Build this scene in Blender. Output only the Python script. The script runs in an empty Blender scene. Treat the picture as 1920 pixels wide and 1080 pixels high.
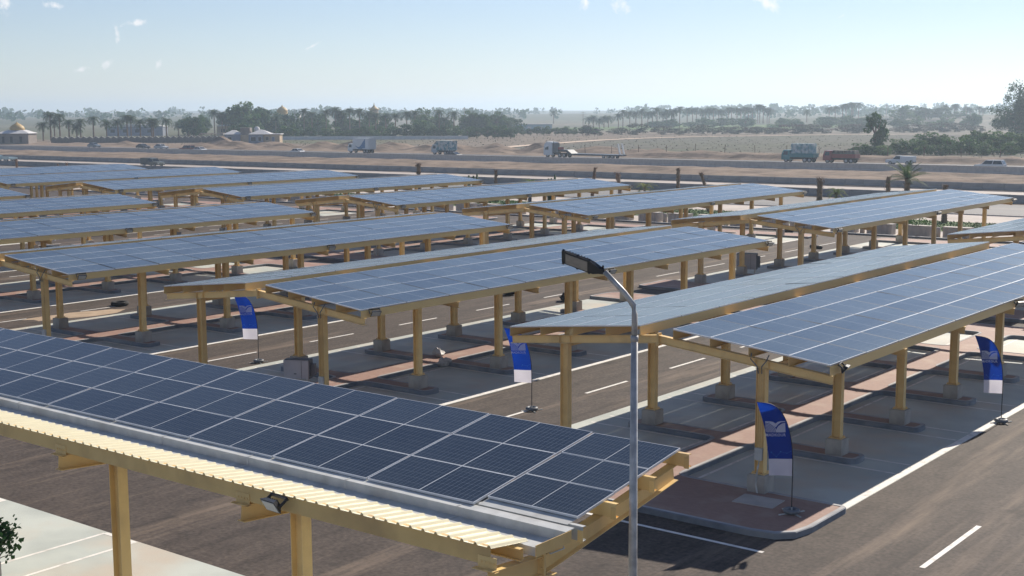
import bpy, math, random
from mathutils import Vector, Matrix, noise
from mathutils.geometry import tessellate_polygon
random.seed(7)
S = bpy.context.scene
COL = S.collection
R = math.radians

# ---------------------------------------------------------------- camera
cam_d = bpy.data.cameras.new('camera'); cam = bpy.data.objects.new('camera', cam_d); COL.objects.link(cam)
cam_d.sensor_width = 36.0; cam_d.lens = 36.0 * 2467.5 / 1920
cam_d.clip_start = 0.2; cam_d.clip_end = 20000
RV = Vector((0.78700382, 0.61692786, -0.00499949)); UV_ = Vector((-0.07786551, 0.10736388, 0.99116596))
FV = Vector((-0.61201466, 0.77966211, -0.13253318))
cam.matrix_world = Matrix(((RV.x, UV_.x, -FV.x, 0), (RV.y, UV_.y, -FV.y, 0), (RV.z, UV_.z, -FV.z, 10.0), (0, 0, 0, 1)))
S.camera = cam

# ---------------------------------------------------------------- sky, sun, exposure
SUN_TO = Vector((-0.03, 1.5, 1.0)).normalized()
SUN_EL = math.asin(SUN_TO.z); SUN_ROT = math.atan2(SUN_TO.x, SUN_TO.y)
world = bpy.data.worlds.new('World'); S.world = world; world.use_nodes = True
wn = world.node_tree.nodes; wl = world.node_tree.links
bg = wn['Background']; bg.inputs['Strength'].default_value = 0.08
sky = wn.new('ShaderNodeTexSky'); sky.sky_type = 'NISHITA'; sky.sun_disc = False
sky.sun_elevation = SUN_EL; sky.sun_rotation = SUN_ROT
sky.air_density = 1.0; sky.dust_density = 0.0; sky.ozone_density = 2.0; sky.altitude = 0
wtc = wn.new('ShaderNodeTexCoord')
def wm(op, a, b=None):
    n = wn.new('ShaderNodeMath'); n.operation = op
    for i, v in enumerate((a, b)):
        if v is None: continue
        if isinstance(v, (int, float)): n.inputs[i].default_value = v
        else: wl.new(v, n.inputs[i])
    return n.outputs[0]
def wdot(vec):
    n = wn.new('ShaderNodeVectorMath'); n.operation = 'DOT_PRODUCT'
    wl.new(wtc.outputs['Generated'], n.inputs[0]); n.inputs[1].default_value = vec
    return n.outputs['Value']
wnoise = wn.new('ShaderNodeTexNoise'); wnoise.inputs['Scale'].default_value = 120; wnoise.inputs['Detail'].default_value = 7
wnoise.inputs['Roughness'].default_value = 0.62
wl.new(wtc.outputs['Generated'], wnoise.inputs['Vector'])
# small wisps of cloud, each at its own direction in the sky (azimuth from +Y towards +X, elevation, half sizes, tilt)
CLOUDS = [(-53.75, 3.72, 0.62, 0.13, 14), (-54.55, 3.35, 0.12, 0.36, 6), (-55.95, 1.82, 0.42, 0.12, 22), (-54.95, 2.10, 0.36, 0.20, 25),
          (-52.95, 2.00, 0.12, 0.24, -30), (-33.35, 4.50, 0.55, 0.38, -15), (-34.95, 4.55, 0.2, 0.42, -10), (-27.3, 4.45, 0.72, 0.34, -20),
          (-24.2, 3.90, 0.25, 0.09, 25), (-46.6, 2.80, 0.45, 0.07, 30), (-56.9, 4.35, 0.55, 0.14, -14), (-58.7, 4.35, 0.4, 0.35, 0), (-43, 7.5, 1.2, .5, 10), (-15, 6.5, 1.0, .4, 20), (-70, 6, 1.2, .5, -10), (-5, 9, 1.2, .5, 5)]
mask = None
for az, el, ha, hb, tilt in CLOUDS:
    az, el, t = R(az), R(el), R(tilt)
    d = Vector((math.sin(az) * math.cos(el), math.cos(az) * math.cos(el), math.sin(el)))
    rt = Vector((math.cos(az), -math.sin(az), 0)); up = rt.cross(d)
    a = (rt * math.cos(t) + up * math.sin(t)) / R(ha * 1.6); b = (up * math.cos(t) - rt * math.sin(t)) / R(hb * 1.8)
    u = wdot(a); v = wdot(b)
    rr = wm('SQRT', wm('ADD', wm('MULTIPLY', u, u), wm('MULTIPLY', v, v)))
    front = wm('GREATER_THAN', wdot(d), 0.5)
    m = wm('MULTIPLY', wm('MAXIMUM', wm('SUBTRACT', 1.0, rr), 0.0), front)
    mask = m if mask is None else wm('MAXIMUM', mask, m)
dens = wm('SUBTRACT', wm('ADD', wm('MULTIPLY', mask, 1.25), wm('MULTIPLY', wm('SUBTRACT', wnoise.outputs['Fac'], 0.5), 3.4)), 0.62)
cl = wm('MULTIPLY', wm('MINIMUM', wm('MAXIMUM', wm('MULTIPLY', dens, 1.3), 0.0), 1.0), wm('MINIMUM', wm('MULTIPLY', mask, 3.0), 1.0))
wmix = wn.new('ShaderNodeMixRGB'); wl.new(wm('MULTIPLY', cl, 0.75), wmix.inputs[0])
whs = wn.new('ShaderNodeHueSaturation'); whs.inputs['Saturation'].default_value = 0.85; wl.new(sky.outputs[0], whs.inputs['Color'])
wgain = wn.new('ShaderNodeMixRGB'); wgain.blend_type = 'MULTIPLY'; wgain.inputs[0].default_value = 1.0; wgain.inputs[2].default_value = (0.83, 0.865, 1.02, 1); wl.new(whs.outputs[0], wgain.inputs[1])
wl.new(wgain.outputs[0], wmix.inputs[1]); wmix.inputs[2].default_value = (10.5, 10.2, 10.2, 1)
wl.new(wmix.outputs[0], bg.inputs['Color'])

sun_d = bpy.data.lights.new('sun', 'SUN'); sun_d.energy = 5.0; sun_d.angle = R(0.6); sun_d.color = (1.0, 0.91, 0.79)
sun = bpy.data.objects.new('sun', sun_d); COL.objects.link(sun)
sun.rotation_euler = (-SUN_TO).to_track_quat('-Z', 'Y').to_euler(); sun.location = (0, 60, 80)
S.view_settings.view_transform = 'Standard'; S.view_settings.look = 'None'
S.view_settings.exposure = 0.36; S.view_settings.gamma = 1.0
S.render.engine = 'CYCLES'
S.cycles.max_bounces = 6; S.cycles.volume_bounces = 3

# ---------------------------------------------------------------- materials
MATS = {}
def newmat(name):
    m = bpy.data.materials.new(name); m.use_nodes = True; MATS[name] = m
    return m, m.node_tree.nodes, m.node_tree.links, m.node_tree.nodes['Principled BSDF']
def pm(name, c1, c2=None, scale=3.0, rough=0.7, metal=0.0, bump=0.0, coords='Object', detail=5, stretch=None, lo=0.35, hi=0.65, spec=0.4, c3=None, s3=0.3):
    m, n, l, b = newmat(name)
    b.inputs['Roughness'].default_value = rough; b.inputs['Metallic'].default_value = metal
    b.inputs['Specular IOR Level'].default_value = spec
    if c2 is None:
        c2 = tuple(x * 0.86 for x in c1)
    if coords == 'World':
        tc = n.new('ShaderNodeNewGeometry'); out = tc.outputs['Position']
    else:
        tc = n.new('ShaderNodeTexCoord'); out = tc.outputs['Object']
    if stretch:
        mp = n.new('ShaderNodeMapping'); mp.inputs['Scale'].default_value = stretch; l.new(out, mp.inputs[0]); out = mp.outputs[0]
    t = n.new('ShaderNodeTexNoise'); t.inputs['Scale'].default_value = scale; t.inputs['Detail'].default_value = detail
    l.new(out, t.inputs['Vector'])
    r = n.new('ShaderNodeValToRGB'); r.color_ramp.elements[0].position = lo; r.color_ramp.elements[1].position = hi
    r.color_ramp.elements[0].color = (*c1, 1); r.color_ramp.elements[1].color = (*c2, 1)
    l.new(t.outputs['Fac'], r.inputs[0]); col = r.outputs[0]
    if c3:
        t3 = n.new('ShaderNodeTexNoise'); t3.inputs['Scale'].default_value = s3; t3.inputs['Detail'].default_value = 6
        l.new(out, t3.inputs['Vector'])
        r3 = n.new('ShaderNodeValToRGB'); r3.color_ramp.elements[0].position = 0.48; r3.color_ramp.elements[1].position = 0.72
        l.new(t3.outputs['Fac'], r3.inputs[0])
        mx = n.new('ShaderNodeMixRGB'); l.new(r3.outputs[0], mx.inputs[0]); l.new(col, mx.inputs[1]); mx.inputs[2].default_value = (*c3, 1)
        col = mx.outputs[0]
    l.new(col, b.inputs['Base Color'])
    if bump:
        bp = n.new('ShaderNodeBump'); bp.inputs['Strength'].default_value = bump; bp.inputs['Distance'].default_value = 0.05
        t2 = n.new('ShaderNodeTexNoise'); t2.inputs['Scale'].default_value = scale * 6; t2.inputs['Detail'].default_value = 4
        l.new(out, t2.inputs['Vector']); l.new(t2.outputs['Fac'], bp.inputs['Height']); l.new(bp.outputs[0], b.inputs['Normal'])
    return m

STEEL = pm('painted_steel', (0.92, 0.65, 0.27), (0.86, 0.595, 0.24), 2.5, 0.42, c3=(0.66, 0.45, 0.20), s3=1.2)
_n = STEEL.node_tree; _b = _n.nodes['Principled BSDF']; _src = _b.inputs['Base Color'].links[0].from_socket; _oi = _n.nodes.new('ShaderNodeObjectInfo'); _r = _n.nodes.new('ShaderNodeValToRGB')
_r.color_ramp.elements[0].color = (0.86, 0.84, 0.82, 1); _r.color_ramp.elements[1].color = (1.04, 1.05, 1.08, 1); _m = _n.nodes.new('ShaderNodeMixRGB'); _m.blend_type = 'MULTIPLY'; _m.inputs[0].default_value = 1
_n.links.new(_oi.outputs['Random'], _r.inputs[0]); _n.links.new(_src, _m.inputs[1]); _n.links.new(_r.outputs[0], _m.inputs[2]); _n.links.new(_m.outputs[0], _b.inputs['Base Color'])
SHEET = pm('cream_sheet', (0.82, 0.75, 0.52), (0.76, 0.69, 0.47), 2.0, 0.4)
GALV = pm('galvanised', (0.62, 0.62, 0.59), (0.52, 0.53, 0.51), 4.0, 0.45, metal=0.12, c3=(0.42, 0.41, 0.38), s3=1.5)
GALVPOLE = pm('galvanised_pole', (0.52, 0.51, 0.49), (0.34, 0.335, 0.33), 7.0, 0.42, metal=0.25, detail=8)
ALU = pm('aluminium_frame', (0.80, 0.81, 0.82), (0.70, 0.71, 0.72), 2, 0.35, metal=0.3)
BACK = pm('panel_back', (0.60, 0.60, 0.58), None, 2, 0.6)
CONC = pm('concrete', (0.45, 0.41, 0.36), (0.35, 0.32, 0.28), 3.0, 0.85, bump=0.2, c3=(0.28, 0.25, 0.22), s3=1.2)
CONCW = pm('pale_concrete', (0.52, 0.47, 0.42), (0.43, 0.39, 0.35), 2.0, 0.85, bump=0.1)
BARR = pm('barrier_concrete', (0.30, 0.29, 0.28), (0.22, 0.22, 0.22), 0.8, 0.85, c3=(0.18, 0.18, 0.18), s3=0.3)
KERB = pm('kerb_paint', (0.20, 0.22, 0.25), (0.14, 0.155, 0.18), 2.5, 0.7, coords='World', c3=(0.30, 0.30, 0.30), s3=0.6)
KERBTOP = pm('kerb_top', (0.50, 0.49, 0.47), (0.30, 0.30, 0.31), 1.2, 0.75, coords='World')
PAINT = pm('road_paint', (0.84, 0.81, 0.75), (0.58, 0.55, 0.50), 4.0, 0.7, coords='World', lo=0.50, hi=0.72, detail=9)
BLACKP = pm('black_plastic', (0.02, 0.022, 0.025), (0.035, 0.035, 0.04), 5, 0.45)
GREYP = pm('grey_plastic', (0.16, 0.18, 0.20), (0.12, 0.13, 0.15), 5, 0.5)
CABW = pm('cabinet_grey', (0.46, 0.45, 0.47), (0.40, 0.39, 0.41), 2, 0.5)
CABD = pm('cabinet_dark', (0.10, 0.11, 0.13), None, 2, 0.5)
FLAGB = pm('flag_blue', (0.004, 0.045, 0.36), (0.003, 0.036, 0.30), 2, 0.75)
FLAGW = pm('flag_white', (0.78, 0.76, 0.84), (0.70, 0.68, 0.77), 2, 0.8)
FLAGE = pm('flag_print', (0.88, 0.87, 0.92), (0.84, 0.83, 0.90), 2, 0.8)
for fm in (FLAGB, FLAGW, FLAGE):      # thin cloth lets some light through
    nt = fm.node_tree; pb = nt.nodes['Principled BSDF']; tr_ = nt.nodes.new('ShaderNodeBsdfTranslucent'); ms = nt.nodes.new('ShaderNodeMixShader'); ms.inputs[0].default_value = 0.45
    nt.links.new(pb.inputs['Base Color'].links[0].from_socket, tr_.inputs['Color']); nt.links.new(pb.outputs[0], ms.inputs[1]); nt.links.new(tr_.outputs[0], ms.inputs[2]); nt.links.new(ms.outputs[0], nt.nodes['Material Output'].inputs['Surface'])
LENS = pm('lamp_lens', (0.50, 0.52, 0.50), (0.42, 0.44, 0.43), 2, 0.25)
LENSD = pm('lamp_lens_dark', (0.36, 0.35, 0.33), (0.28, 0.27, 0.26), 6, 0.25)
TYRE = pm('rubber', (0.02, 0.02, 0.02), (0.03, 0.03, 0.03), 4, 0.85)
RIM = pm('wheel_rim', (0.4, 0.4, 0.42), None, 4, 0.4, metal=0.6)
GLASSD = pm('vehicle_glass', (0.02, 0.025, 0.03), None, 4, 0.08, spec=0.6)
BARK = pm('bark', (0.16, 0.11, 0.075), (0.09, 0.06, 0.042), 4, 0.95, bump=0.5)
PALMBARK = pm('palm_bark', (0.27, 0.18, 0.125), (0.15, 0.10, 0.07), 5, 0.95, bump=0.6)
WHITEWASH = pm('whitewash', (0.60, 0.55, 0.52), (0.48, 0.44, 0.42), 4, 0.9)
def leafmat(name, c1, c2, c3, s=0.5):
    fm = pm(name, c1, c2, 1.3, 0.7, coords='World', c3=c3, s3=s, spec=0.25)
    nt = fm.node_tree; pb = nt.nodes['Principled BSDF']; tr_ = nt.nodes.new('ShaderNodeBsdfTranslucent'); ms = nt.nodes.new('ShaderNodeMixShader'); ms.inputs[0].default_value = 0.42
    nt.links.new(pb.inputs['Base Color'].links[0].from_socket, tr_.inputs['Color']); nt.links.new(pb.outputs[0], ms.inputs[1]); nt.links.new(tr_.outputs[0], ms.inputs[2]); nt.links.new(ms.outputs[0], nt.nodes['Material Output'].inputs['Surface'])
    return fm
PALMLEAF = leafmat('palm_leaf', (0.060, 0.105, 0.050), (0.040, 0.080, 0.040), (0.09, 0.125, 0.05))
LEAF = leafmat('leaf_dark', (0.045, 0.100, 0.036), (0.028, 0.070, 0.030), (0.075, 0.135, 0.045))
LEAFG = leafmat('leaf_green', (0.075, 0.150, 0.045), (0.048, 0.105, 0.035), (0.11, 0.19, 0.05), 0.3)
LEAFP = leafmat('leaf_dusty', (0.065, 0.080, 0.055), (0.042, 0.056, 0.042), (0.12, 0.078, 0.068), 0.25)
LEAFY = leafmat('leaf_yellow', (0.16, 0.20, 0.06), (0.10, 0.15, 0.04), (0.20, 0.20, 0.07))
LEAFN = leafmat('leaf_near', (0.055, 0.13, 0.035), (0.035, 0.09, 0.026), (0.085, 0.16, 0.045), 6)
GRASS = pm('grass', (0.09, 0.16, 0.035), (0.06, 0.11, 0.03), 1.5, 0.9, coords='World', c3=(0.14, 0.16, 0.06), s3=0.3)
PALEWALK = pm('pale_paving', (0.55, 0.48, 0.42), (0.46, 0.40, 0.35), 0.5, 0.85, coords='World', c3=(0.38, 0.32, 0.27), s3=0.15)
ROADG = pm('road_grey', (0.20, 0.195, 0.19), (0.16, 0.155, 0.15), 0.4, 0.8, coords='World', stretch=(0.15, 1, 1), c3=(0.25, 0.23, 0.21), s3=0.2)
ROADL = pm('road_concrete', (0.45, 0.39, 0.34), (0.38, 0.33, 0.29), 0.5, 0.8, coords='World', stretch=(0.1, 1, 1))
ASPH2 = pm('highway_asphalt', (0.075, 0.075, 0.075), (0.10, 0.095, 0.09), 0.4, 0.8, coords='World', stretch=(0.1, 1, 1), c3=(0.17, 0.14, 0.12), s3=0.4)
WALLT = pm('wall_tan', (0.48, 0.37, 0.25), (0.42, 0.32, 0.21), 0.8, 0.85)
WALLB = pm('wall_brown', (0.26, 0.22, 0.19), (0.20, 0.17, 0.15), 0.8, 0.85)
WALLG = pm('wall_blue_grey', (0.24, 0.26, 0.32), (0.20, 0.22, 0.27), 0.8, 0.85)
WALLW = pm('wall_white', (0.62, 0.61, 0.60), (0.52, 0.51, 0.50), 0.8, 0.8)
DOME = pm('dome_ochre', (0.50, 0.34, 0.13), (0.42, 0.28, 0.10), 2.0, 0.6, stretch=(1, 1, 0.2))
DARKOP = pm('dark_opening', (0.03, 0.03, 0.035), None, 2, 0.4)
FENCE = pm('fence_stone', (0.20, 0.18, 0.16), (0.14, 0.13, 0.12), 1.0, 0.9)

# asphalt of the lot: brown-grey with wind-blown sand in streaks along the aisles
def asphalt():
    m, n, l, b = newmat('lot_asphalt')
    g = n.new('ShaderNodeNewGeometry')
    def nz(scale, st, det=6, rg=0.55):
        mp = n.new('ShaderNodeMapping'); mp.inputs['Scale'].default_value = st; l.new(g.outputs['Position'], mp.inputs[0])
        t = n.new('ShaderNodeTexNoise'); t.inputs['Scale'].default_value = scale; t.inputs['Detail'].default_value = det; t.inputs['Roughness'].default_value = rg
        l.new(mp.outputs[0], t.inputs['Vector']); return t.outputs['Fac']
    def ramp(f, a, c0, bb, c1):
        r = n.new('ShaderNodeValToRGB'); r.color_ramp.elements[0].position = a; r.color_ramp.elements[1].position = bb
        r.color_ramp.elements[0].color = (*c0, 1); r.color_ramp.elements[1].color = (*c1, 1); l.new(f, r.inputs[0]); return r.outputs[0]
    base = ramp(nz(1.6, (1, 0.5, 1), 9, 0.7), 0.3, (0.050, 0.039, 0.033), 0.7, (0.100, 0.078, 0.064))
    fine = ramp(nz(9, (1, 1, 1), 3), 0.3, (0.62, 0.62, 0.62), 0.7, (1.35, 1.35, 1.35))
    mu = n.new('ShaderNodeMixRGB'); mu.blend_type = 'MULTIPLY'; mu.inputs[0].default_value = 1; l.new(base, mu.inputs[1]); l.new(fine, mu.inputs[2])
    streak = ramp(nz(0.55, (1.3, 0.10, 1), 8, 0.66), 0.53, (0, 0, 0), 0.80, (1, 1, 1))
    mx = n.new('ShaderNodeMixRGB'); l.new(streak, mx.inputs[0]); l.new(mu.outputs[0], mx.inputs[1]); mx.inputs[2].default_value = (0.30, 0.225, 0.165, 1)
    spots = ramp(nz(0.75, (1, 1, 1), 5, 0.6), 0.28, (0.45, 0.45, 0.46), 0.40, (1, 1, 1)); tracks = ramp(nz(2.2, (1, 0.03, 1), 3, 0.5), 0.30, (0.68, 0.68, 0.69), 0.46, (1, 1, 1))
    for w_ in (spots, tracks):
        mq = n.new('ShaderNodeMixRGB'); mq.blend_type = 'MULTIPLY'; mq.inputs[0].default_value = 1; l.new(mx.outputs[0], mq.inputs[1]); l.new(w_, mq.inputs[2]); mx = mq
    l.new(mx.outputs[0], b.inputs['Base Color']); b.inputs['Roughness'].default_value = 0.8; b.inputs['Specular IOR Level'].default_value = 0.3
    bp = n.new('ShaderNodeBump'); bp.inputs['Strength'].default_value = 0.25; bp.inputs['Distance'].default_value = 0.02
    l.new(nz(25, (1, 1, 1), 2), bp.inputs['Height']); l.new(bp.outputs[0], b.inputs['Normal'])
    return m
ASPH = asphalt()
PAD = pm('pad_concrete', (0.57, 0.60, 0.54), (0.44, 0.47, 0.43), 0.55, 0.6, coords='World', c3=(0.56, 0.48, 0.38), s3=0.35, bump=0.08, detail=8)
def pavers():
    m, n, l, b = newmat('red_pavers')
    g = n.new('ShaderNodeNewGeometry')
    br = n.new('ShaderNodeTexBrick'); br.inputs['Scale'].default_value = 4.0; br.inputs['Color1'].default_value = (0.34, 0.205, 0.16, 1)
    br.inputs['Color2'].default_value = (0.29, 0.17, 0.135, 1); br.inputs['Mortar'].default_value = (0.30, 0.19, 0.15, 1); br.inputs['Mortar Size'].default_value = 0.015
    l.new(g.outputs['Position'], br.inputs['Vector'])
    t = n.new('ShaderNodeTexNoise'); t.inputs['Scale'].default_value = 0.9; t.inputs['Detail'].default_value = 7; l.new(g.outputs['Position'], t.inputs['Vector'])
    r = n.new('ShaderNodeValToRGB'); r.color_ramp.elements[0].position = 0.5; r.color_ramp.elements[1].position = 0.72; l.new(t.outputs['Fac'], r.inputs[0])
    mx = n.new('ShaderNodeMixRGB'); l.new(r.outputs[0], mx.inputs[0]); l.new(br.outputs['Color'], mx.inputs[1]); mx.inputs[2].default_value = (0.40, 0.29, 0.225, 1)
    l.new(mx.outputs[0], b.inputs['Base Color']); b.inputs['Roughness'].default_value = 0.7
    return m
PAVER = pavers()
# solar glass: dark cells, thin silver grid, a white mid gap, a film of dust
def solar(name, cell, dust, dustcol, rough, midw=0.8):
    m, n, l, b = newmat(name)
    uv = n.new('ShaderNodeUVMap'); uv.uv_map = 'UVMap'
    sp = n.new('ShaderNodeSeparateXYZ'); l.new(uv.outputs[0], sp.inputs[0])
    def M(op, a, bb=None, c=None):
        x = n.new('ShaderNodeMath'); x.operation = op
        for i, v in enumerate((a, bb, c)):
            if v is None: continue
            if isinstance(v, (int, float)): x.inputs[i].default_value = v
            else: l.new(v, x.inputs[i])
        return x.outputs[0]
    def grid(c, cnt, w):
        f = M('FRACT', M('MULTIPLY', c, cnt)); return M('GREATER_THAN', M('ABSOLUTE', M('SUBTRACT', f, 0.5)), 0.5 - w)
    u, v = sp.outputs[0], sp.outputs[1]
    gl = M('MAXIMUM', grid(u, 24, 0.035), grid(v, 6, 0.012))
    bus = grid(v, 60, 0.06)
    mid = M('LESS_THAN', M('ABSOLUTE', M('SUBTRACT', u, 0.5)), 0.0042)
    g = n.new('ShaderNodeNewGeometry'); oi = n.new('ShaderNodeObjectInfo')
    t = n.new('ShaderNodeTexNoise'); t.inputs['Scale'].default_value = 1.3; t.inputs['Detail'].default_value = 7; t.inputs['Roughness'].default_value = 0.6
    l.new(g.outputs['Position'], t.inputs['Vector'])
    cc = n.new('ShaderNodeMixRGB'); l.new(oi.outputs['Random'], cc.inputs[0]); cc.inputs[1].default_value = (*cell, 1); cc.inputs[2].default_value = (cell[0] * 1.35, cell[1] * 1.3, cell[2] * 1.25, 1)
    m0 = n.new('ShaderNodeMixRGB'); l.new(M('MULTIPLY', bus, 0.04), m0.inputs[0]); l.new(cc.outputs[0], m0.inputs[1]); m0.inputs[2].default_value = (0.35, 0.37, 0.40, 1)
    m1 = n.new('ShaderNodeMixRGB'); l.new(M('MULTIPLY', gl, 0.24), m1.inputs[0]); l.new(m0.outputs[0], m1.inputs[1]); m1.inputs[2].default_value = (0.45, 0.47, 0.50, 1)
    m2 = n.new('ShaderNodeMixRGB'); l.new(M('MULTIPLY', mid, midw), m2.inputs[0]); l.new(m1.outputs[0], m2.inputs[1]); m2.inputs[2].default_value = (0.66, 0.68, 0.70, 1)
    # dust gathers towards the low edge (v = 0) and in patches
    low = M('POWER', M('SUBTRACT', 1.0, v), 6.0)
    df = M('MULTIPLY', M('ADD', M('ADD', M('MULTIPLY', t.outputs['Fac'], 0.9), -0.2), M('MULTIPLY', low, 0.5)), dust)
    df = M('ADD', df, M('MULTIPLY', oi.outputs['Random'], dust * 0.6))
    m3 = n.new('ShaderNodeMixRGB'); l.new(M('MINIMUM', M('MAXIMUM', df, 0.0), 0.8), m3.inputs[0]); l.new(m2.outputs[0], m3.inputs[1]); m3.inputs[2].default_value = (*dustcol, 1)
    l.new(m3.outputs[0], b.inputs['Base Color'])
    l.new(M('ADD', rough, M('MULTIPLY', df, 0.25)), b.inputs['Roughness'])
    b.inputs['Specular Tint'].default_value = (0.70, 0.92, 1.0, 1); b.inputs['IOR'].default_value = 1.36; b.inputs['Specular IOR Level'].default_value = 0.42
    return m
GLASS = solar('solar_glass', (0.005, 0.017, 0.038), 0.22, (0.25, 0.31, 0.34), 0.17, 0.40)
GLASSN = solar('solar_glass_near', (0.002, 0.007, 0.018), 0.055, (0.30, 0.35, 0.38), 0.10)

# ---------------------------------------------------------------- mesh helpers
class MB:
    def __init__(self): self.v = []; self.f = []; self.mi = []; self.uv = {}
    def add(self, vs, fs, mi=0):
        o = len(self.v); self.v += [tuple(p) for p in vs]
        for f in fs: self.f.append(tuple(i + o for i in f)); self.mi.append(mi)
    def box(self, x0, x1, y0, y1, z0, z1, mi=0):
        self.add([(x0, y0, z0), (x1, y0, z0), (x1, y1, z0), (x0, y1, z0), (x0, y0, z1), (x1, y0, z1), (x1, y1, z1), (x0, y1, z1)],
                 [(3, 2, 1, 0), (4, 5, 6, 7), (0, 1, 5, 4), (1, 2, 6, 5), (2, 3, 7, 6), (3, 0, 4, 7)], mi)
    def quad(self, a, b, c, d, mi=0): self.add([a, b, c, d], [(0, 1, 2, 3)], mi)
    def prism(self, prof, p0, p1, ax, ay, mi=0, cap=True):
        """extrude the 2D profile (list of (a,b)) from p0 to p1; ax, ay are the axes of the profile"""
        n = len(prof); p0 = Vector(p0); p1 = Vector(p1); ax = Vector(ax); ay = Vector(ay)
        vs = [p0 + ax * a + ay * b for a, b in prof] + [p1 + ax * a + ay * b for a, b in prof]
        fs = [(i, (i + 1) % n, n + (i + 1) % n, n + i) for i in range(n)]
        if cap: fs += [tuple(range(n - 1, -1, -1)), tuple(range(n, 2 * n))]
        self.add(vs, fs, mi)
    def tube(self, pts, rads, seg=8, mi=0, cap=True):
        pts = [Vector(p) for p in pts]; rings = []
        if isinstance(rads, (int, float)): rads = [rads] * len(pts)
        for i, p in enumerate(pts):
            d = (pts[min(i + 1, len(pts) - 1)] - pts[max(i - 1, 0)]).normalized()
            a = d.orthogonal().normalized() if abs(d.z) > 0.95 else d.cross(Vector((0, 0, 1))).normalized()
            if abs(d.z) > 0.95: a = Vector((1, 0, 0)); a = (a - d * a.dot(d)).normalized()
            b = d.cross(a)
            rings.append([p + (a * math.cos(2 * math.pi * k / seg) + b * math.sin(2 * math.pi * k / seg)) * rads[i] for k in range(seg)])
        vs = [q for r in rings for q in r]; fs = []
        for i in range(len(pts) - 1):
            for k in range(seg): fs.append((i * seg + k, i * seg + (k + 1) % seg, (i + 1) * seg + (k + 1) % seg, (i + 1) * seg + k))
        if cap: fs += [tuple(range(seg - 1, -1, -1)), tuple((len(pts) - 1) * seg + k for k in range(seg))]
        self.add(vs, fs, mi)
    def lathe(self, prof, seg=16, c=(0, 0, 0), mi=0):
        vs = []; n = len(prof)
        for r, z in prof: vs += [(c[0] + r * math.cos(2 * math.pi * k / seg), c[1] + r * math.sin(2 * math.pi * k / seg), c[2] + z) for k in range(seg)]
        fs = [(i * seg + k, i * seg + (k + 1) % seg, (i + 1) * seg + (k + 1) % seg, (i + 1) * seg + k) for i in range(n - 1) for k in range(seg)]
        self.add(vs, fs, mi)
    def mesh(self, name, mats, smooth=False):
        me = bpy.data.meshes.new(name); me.from_pydata(self.v, [], self.f)
        for m in (mats if isinstance(mats, (list, tuple)) else [mats]): me.materials.append(m)
        if any(self.mi): me.polygons.foreach_set('material_index', self.mi)
        if smooth: me.polygons.foreach_set('use_smooth', [True] * len(me.polygons))
        me.update(); return me
def ob(name, me, parent=None, loc=(0, 0, 0), rot=(0, 0, 0), scale=(1, 1, 1)):
    o = bpy.data.objects.new(name, me); COL.objects.link(o); o.location = loc; o.rotation_euler = rot; o.scale = scale
    if parent: o.parent = parent
    return o
def thing(name, label, cat, loc=(0, 0, 0), rotz=0, group=None, me=None):
    o = ob(name, me, None, loc, (0, 0, rotz)); o['label'] = label; o['category'] = cat
    if group: o['group'] = group
    return o
def struct(name, me, parent=None, loc=(0, 0, 0)):
    o = ob(name, me, parent, loc)
    if not parent: o['kind'] = 'structure'
    return o
def sheet(name, x0, x1, y0, y1, z, m, parent=None):
    b = MB(); b.quad((x0, y0, z), (x1, y0, z), (x1, y1, z), (x0, y1, z)); return struct(name, b.mesh(name, m), parent)
ORD = ['first', 'second', 'third', 'fourth', 'fifth', 'sixth', 'seventh', 'eighth', 'ninth', 'tenth', 'eleventh', 'twelfth', 'thirteenth', 'fourteenth', 'fifteenth', 'sixteenth', 'seventeenth', 'eighteenth', 'nineteenth']
TENS = {2: 'twent', 3: 'thirt', 4: 'fort', 5: 'fift', 6: 'sixt', 7: 'sevent', 8: 'eight', 9: 'ninet'}
def nth(i):
    i += 1
    if i < 20: return ORD[i - 1]
    t, u = divmod(i, 10)
    return TENS[t] + 'ieth' if u == 0 else TENS[t] + 'y-' + ORD[u - 1]
def sstep(a, b, x):
    t = min(1, max(0, (x - a) / (b - a))); return t * t * (3 - 2 * t)

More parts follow.
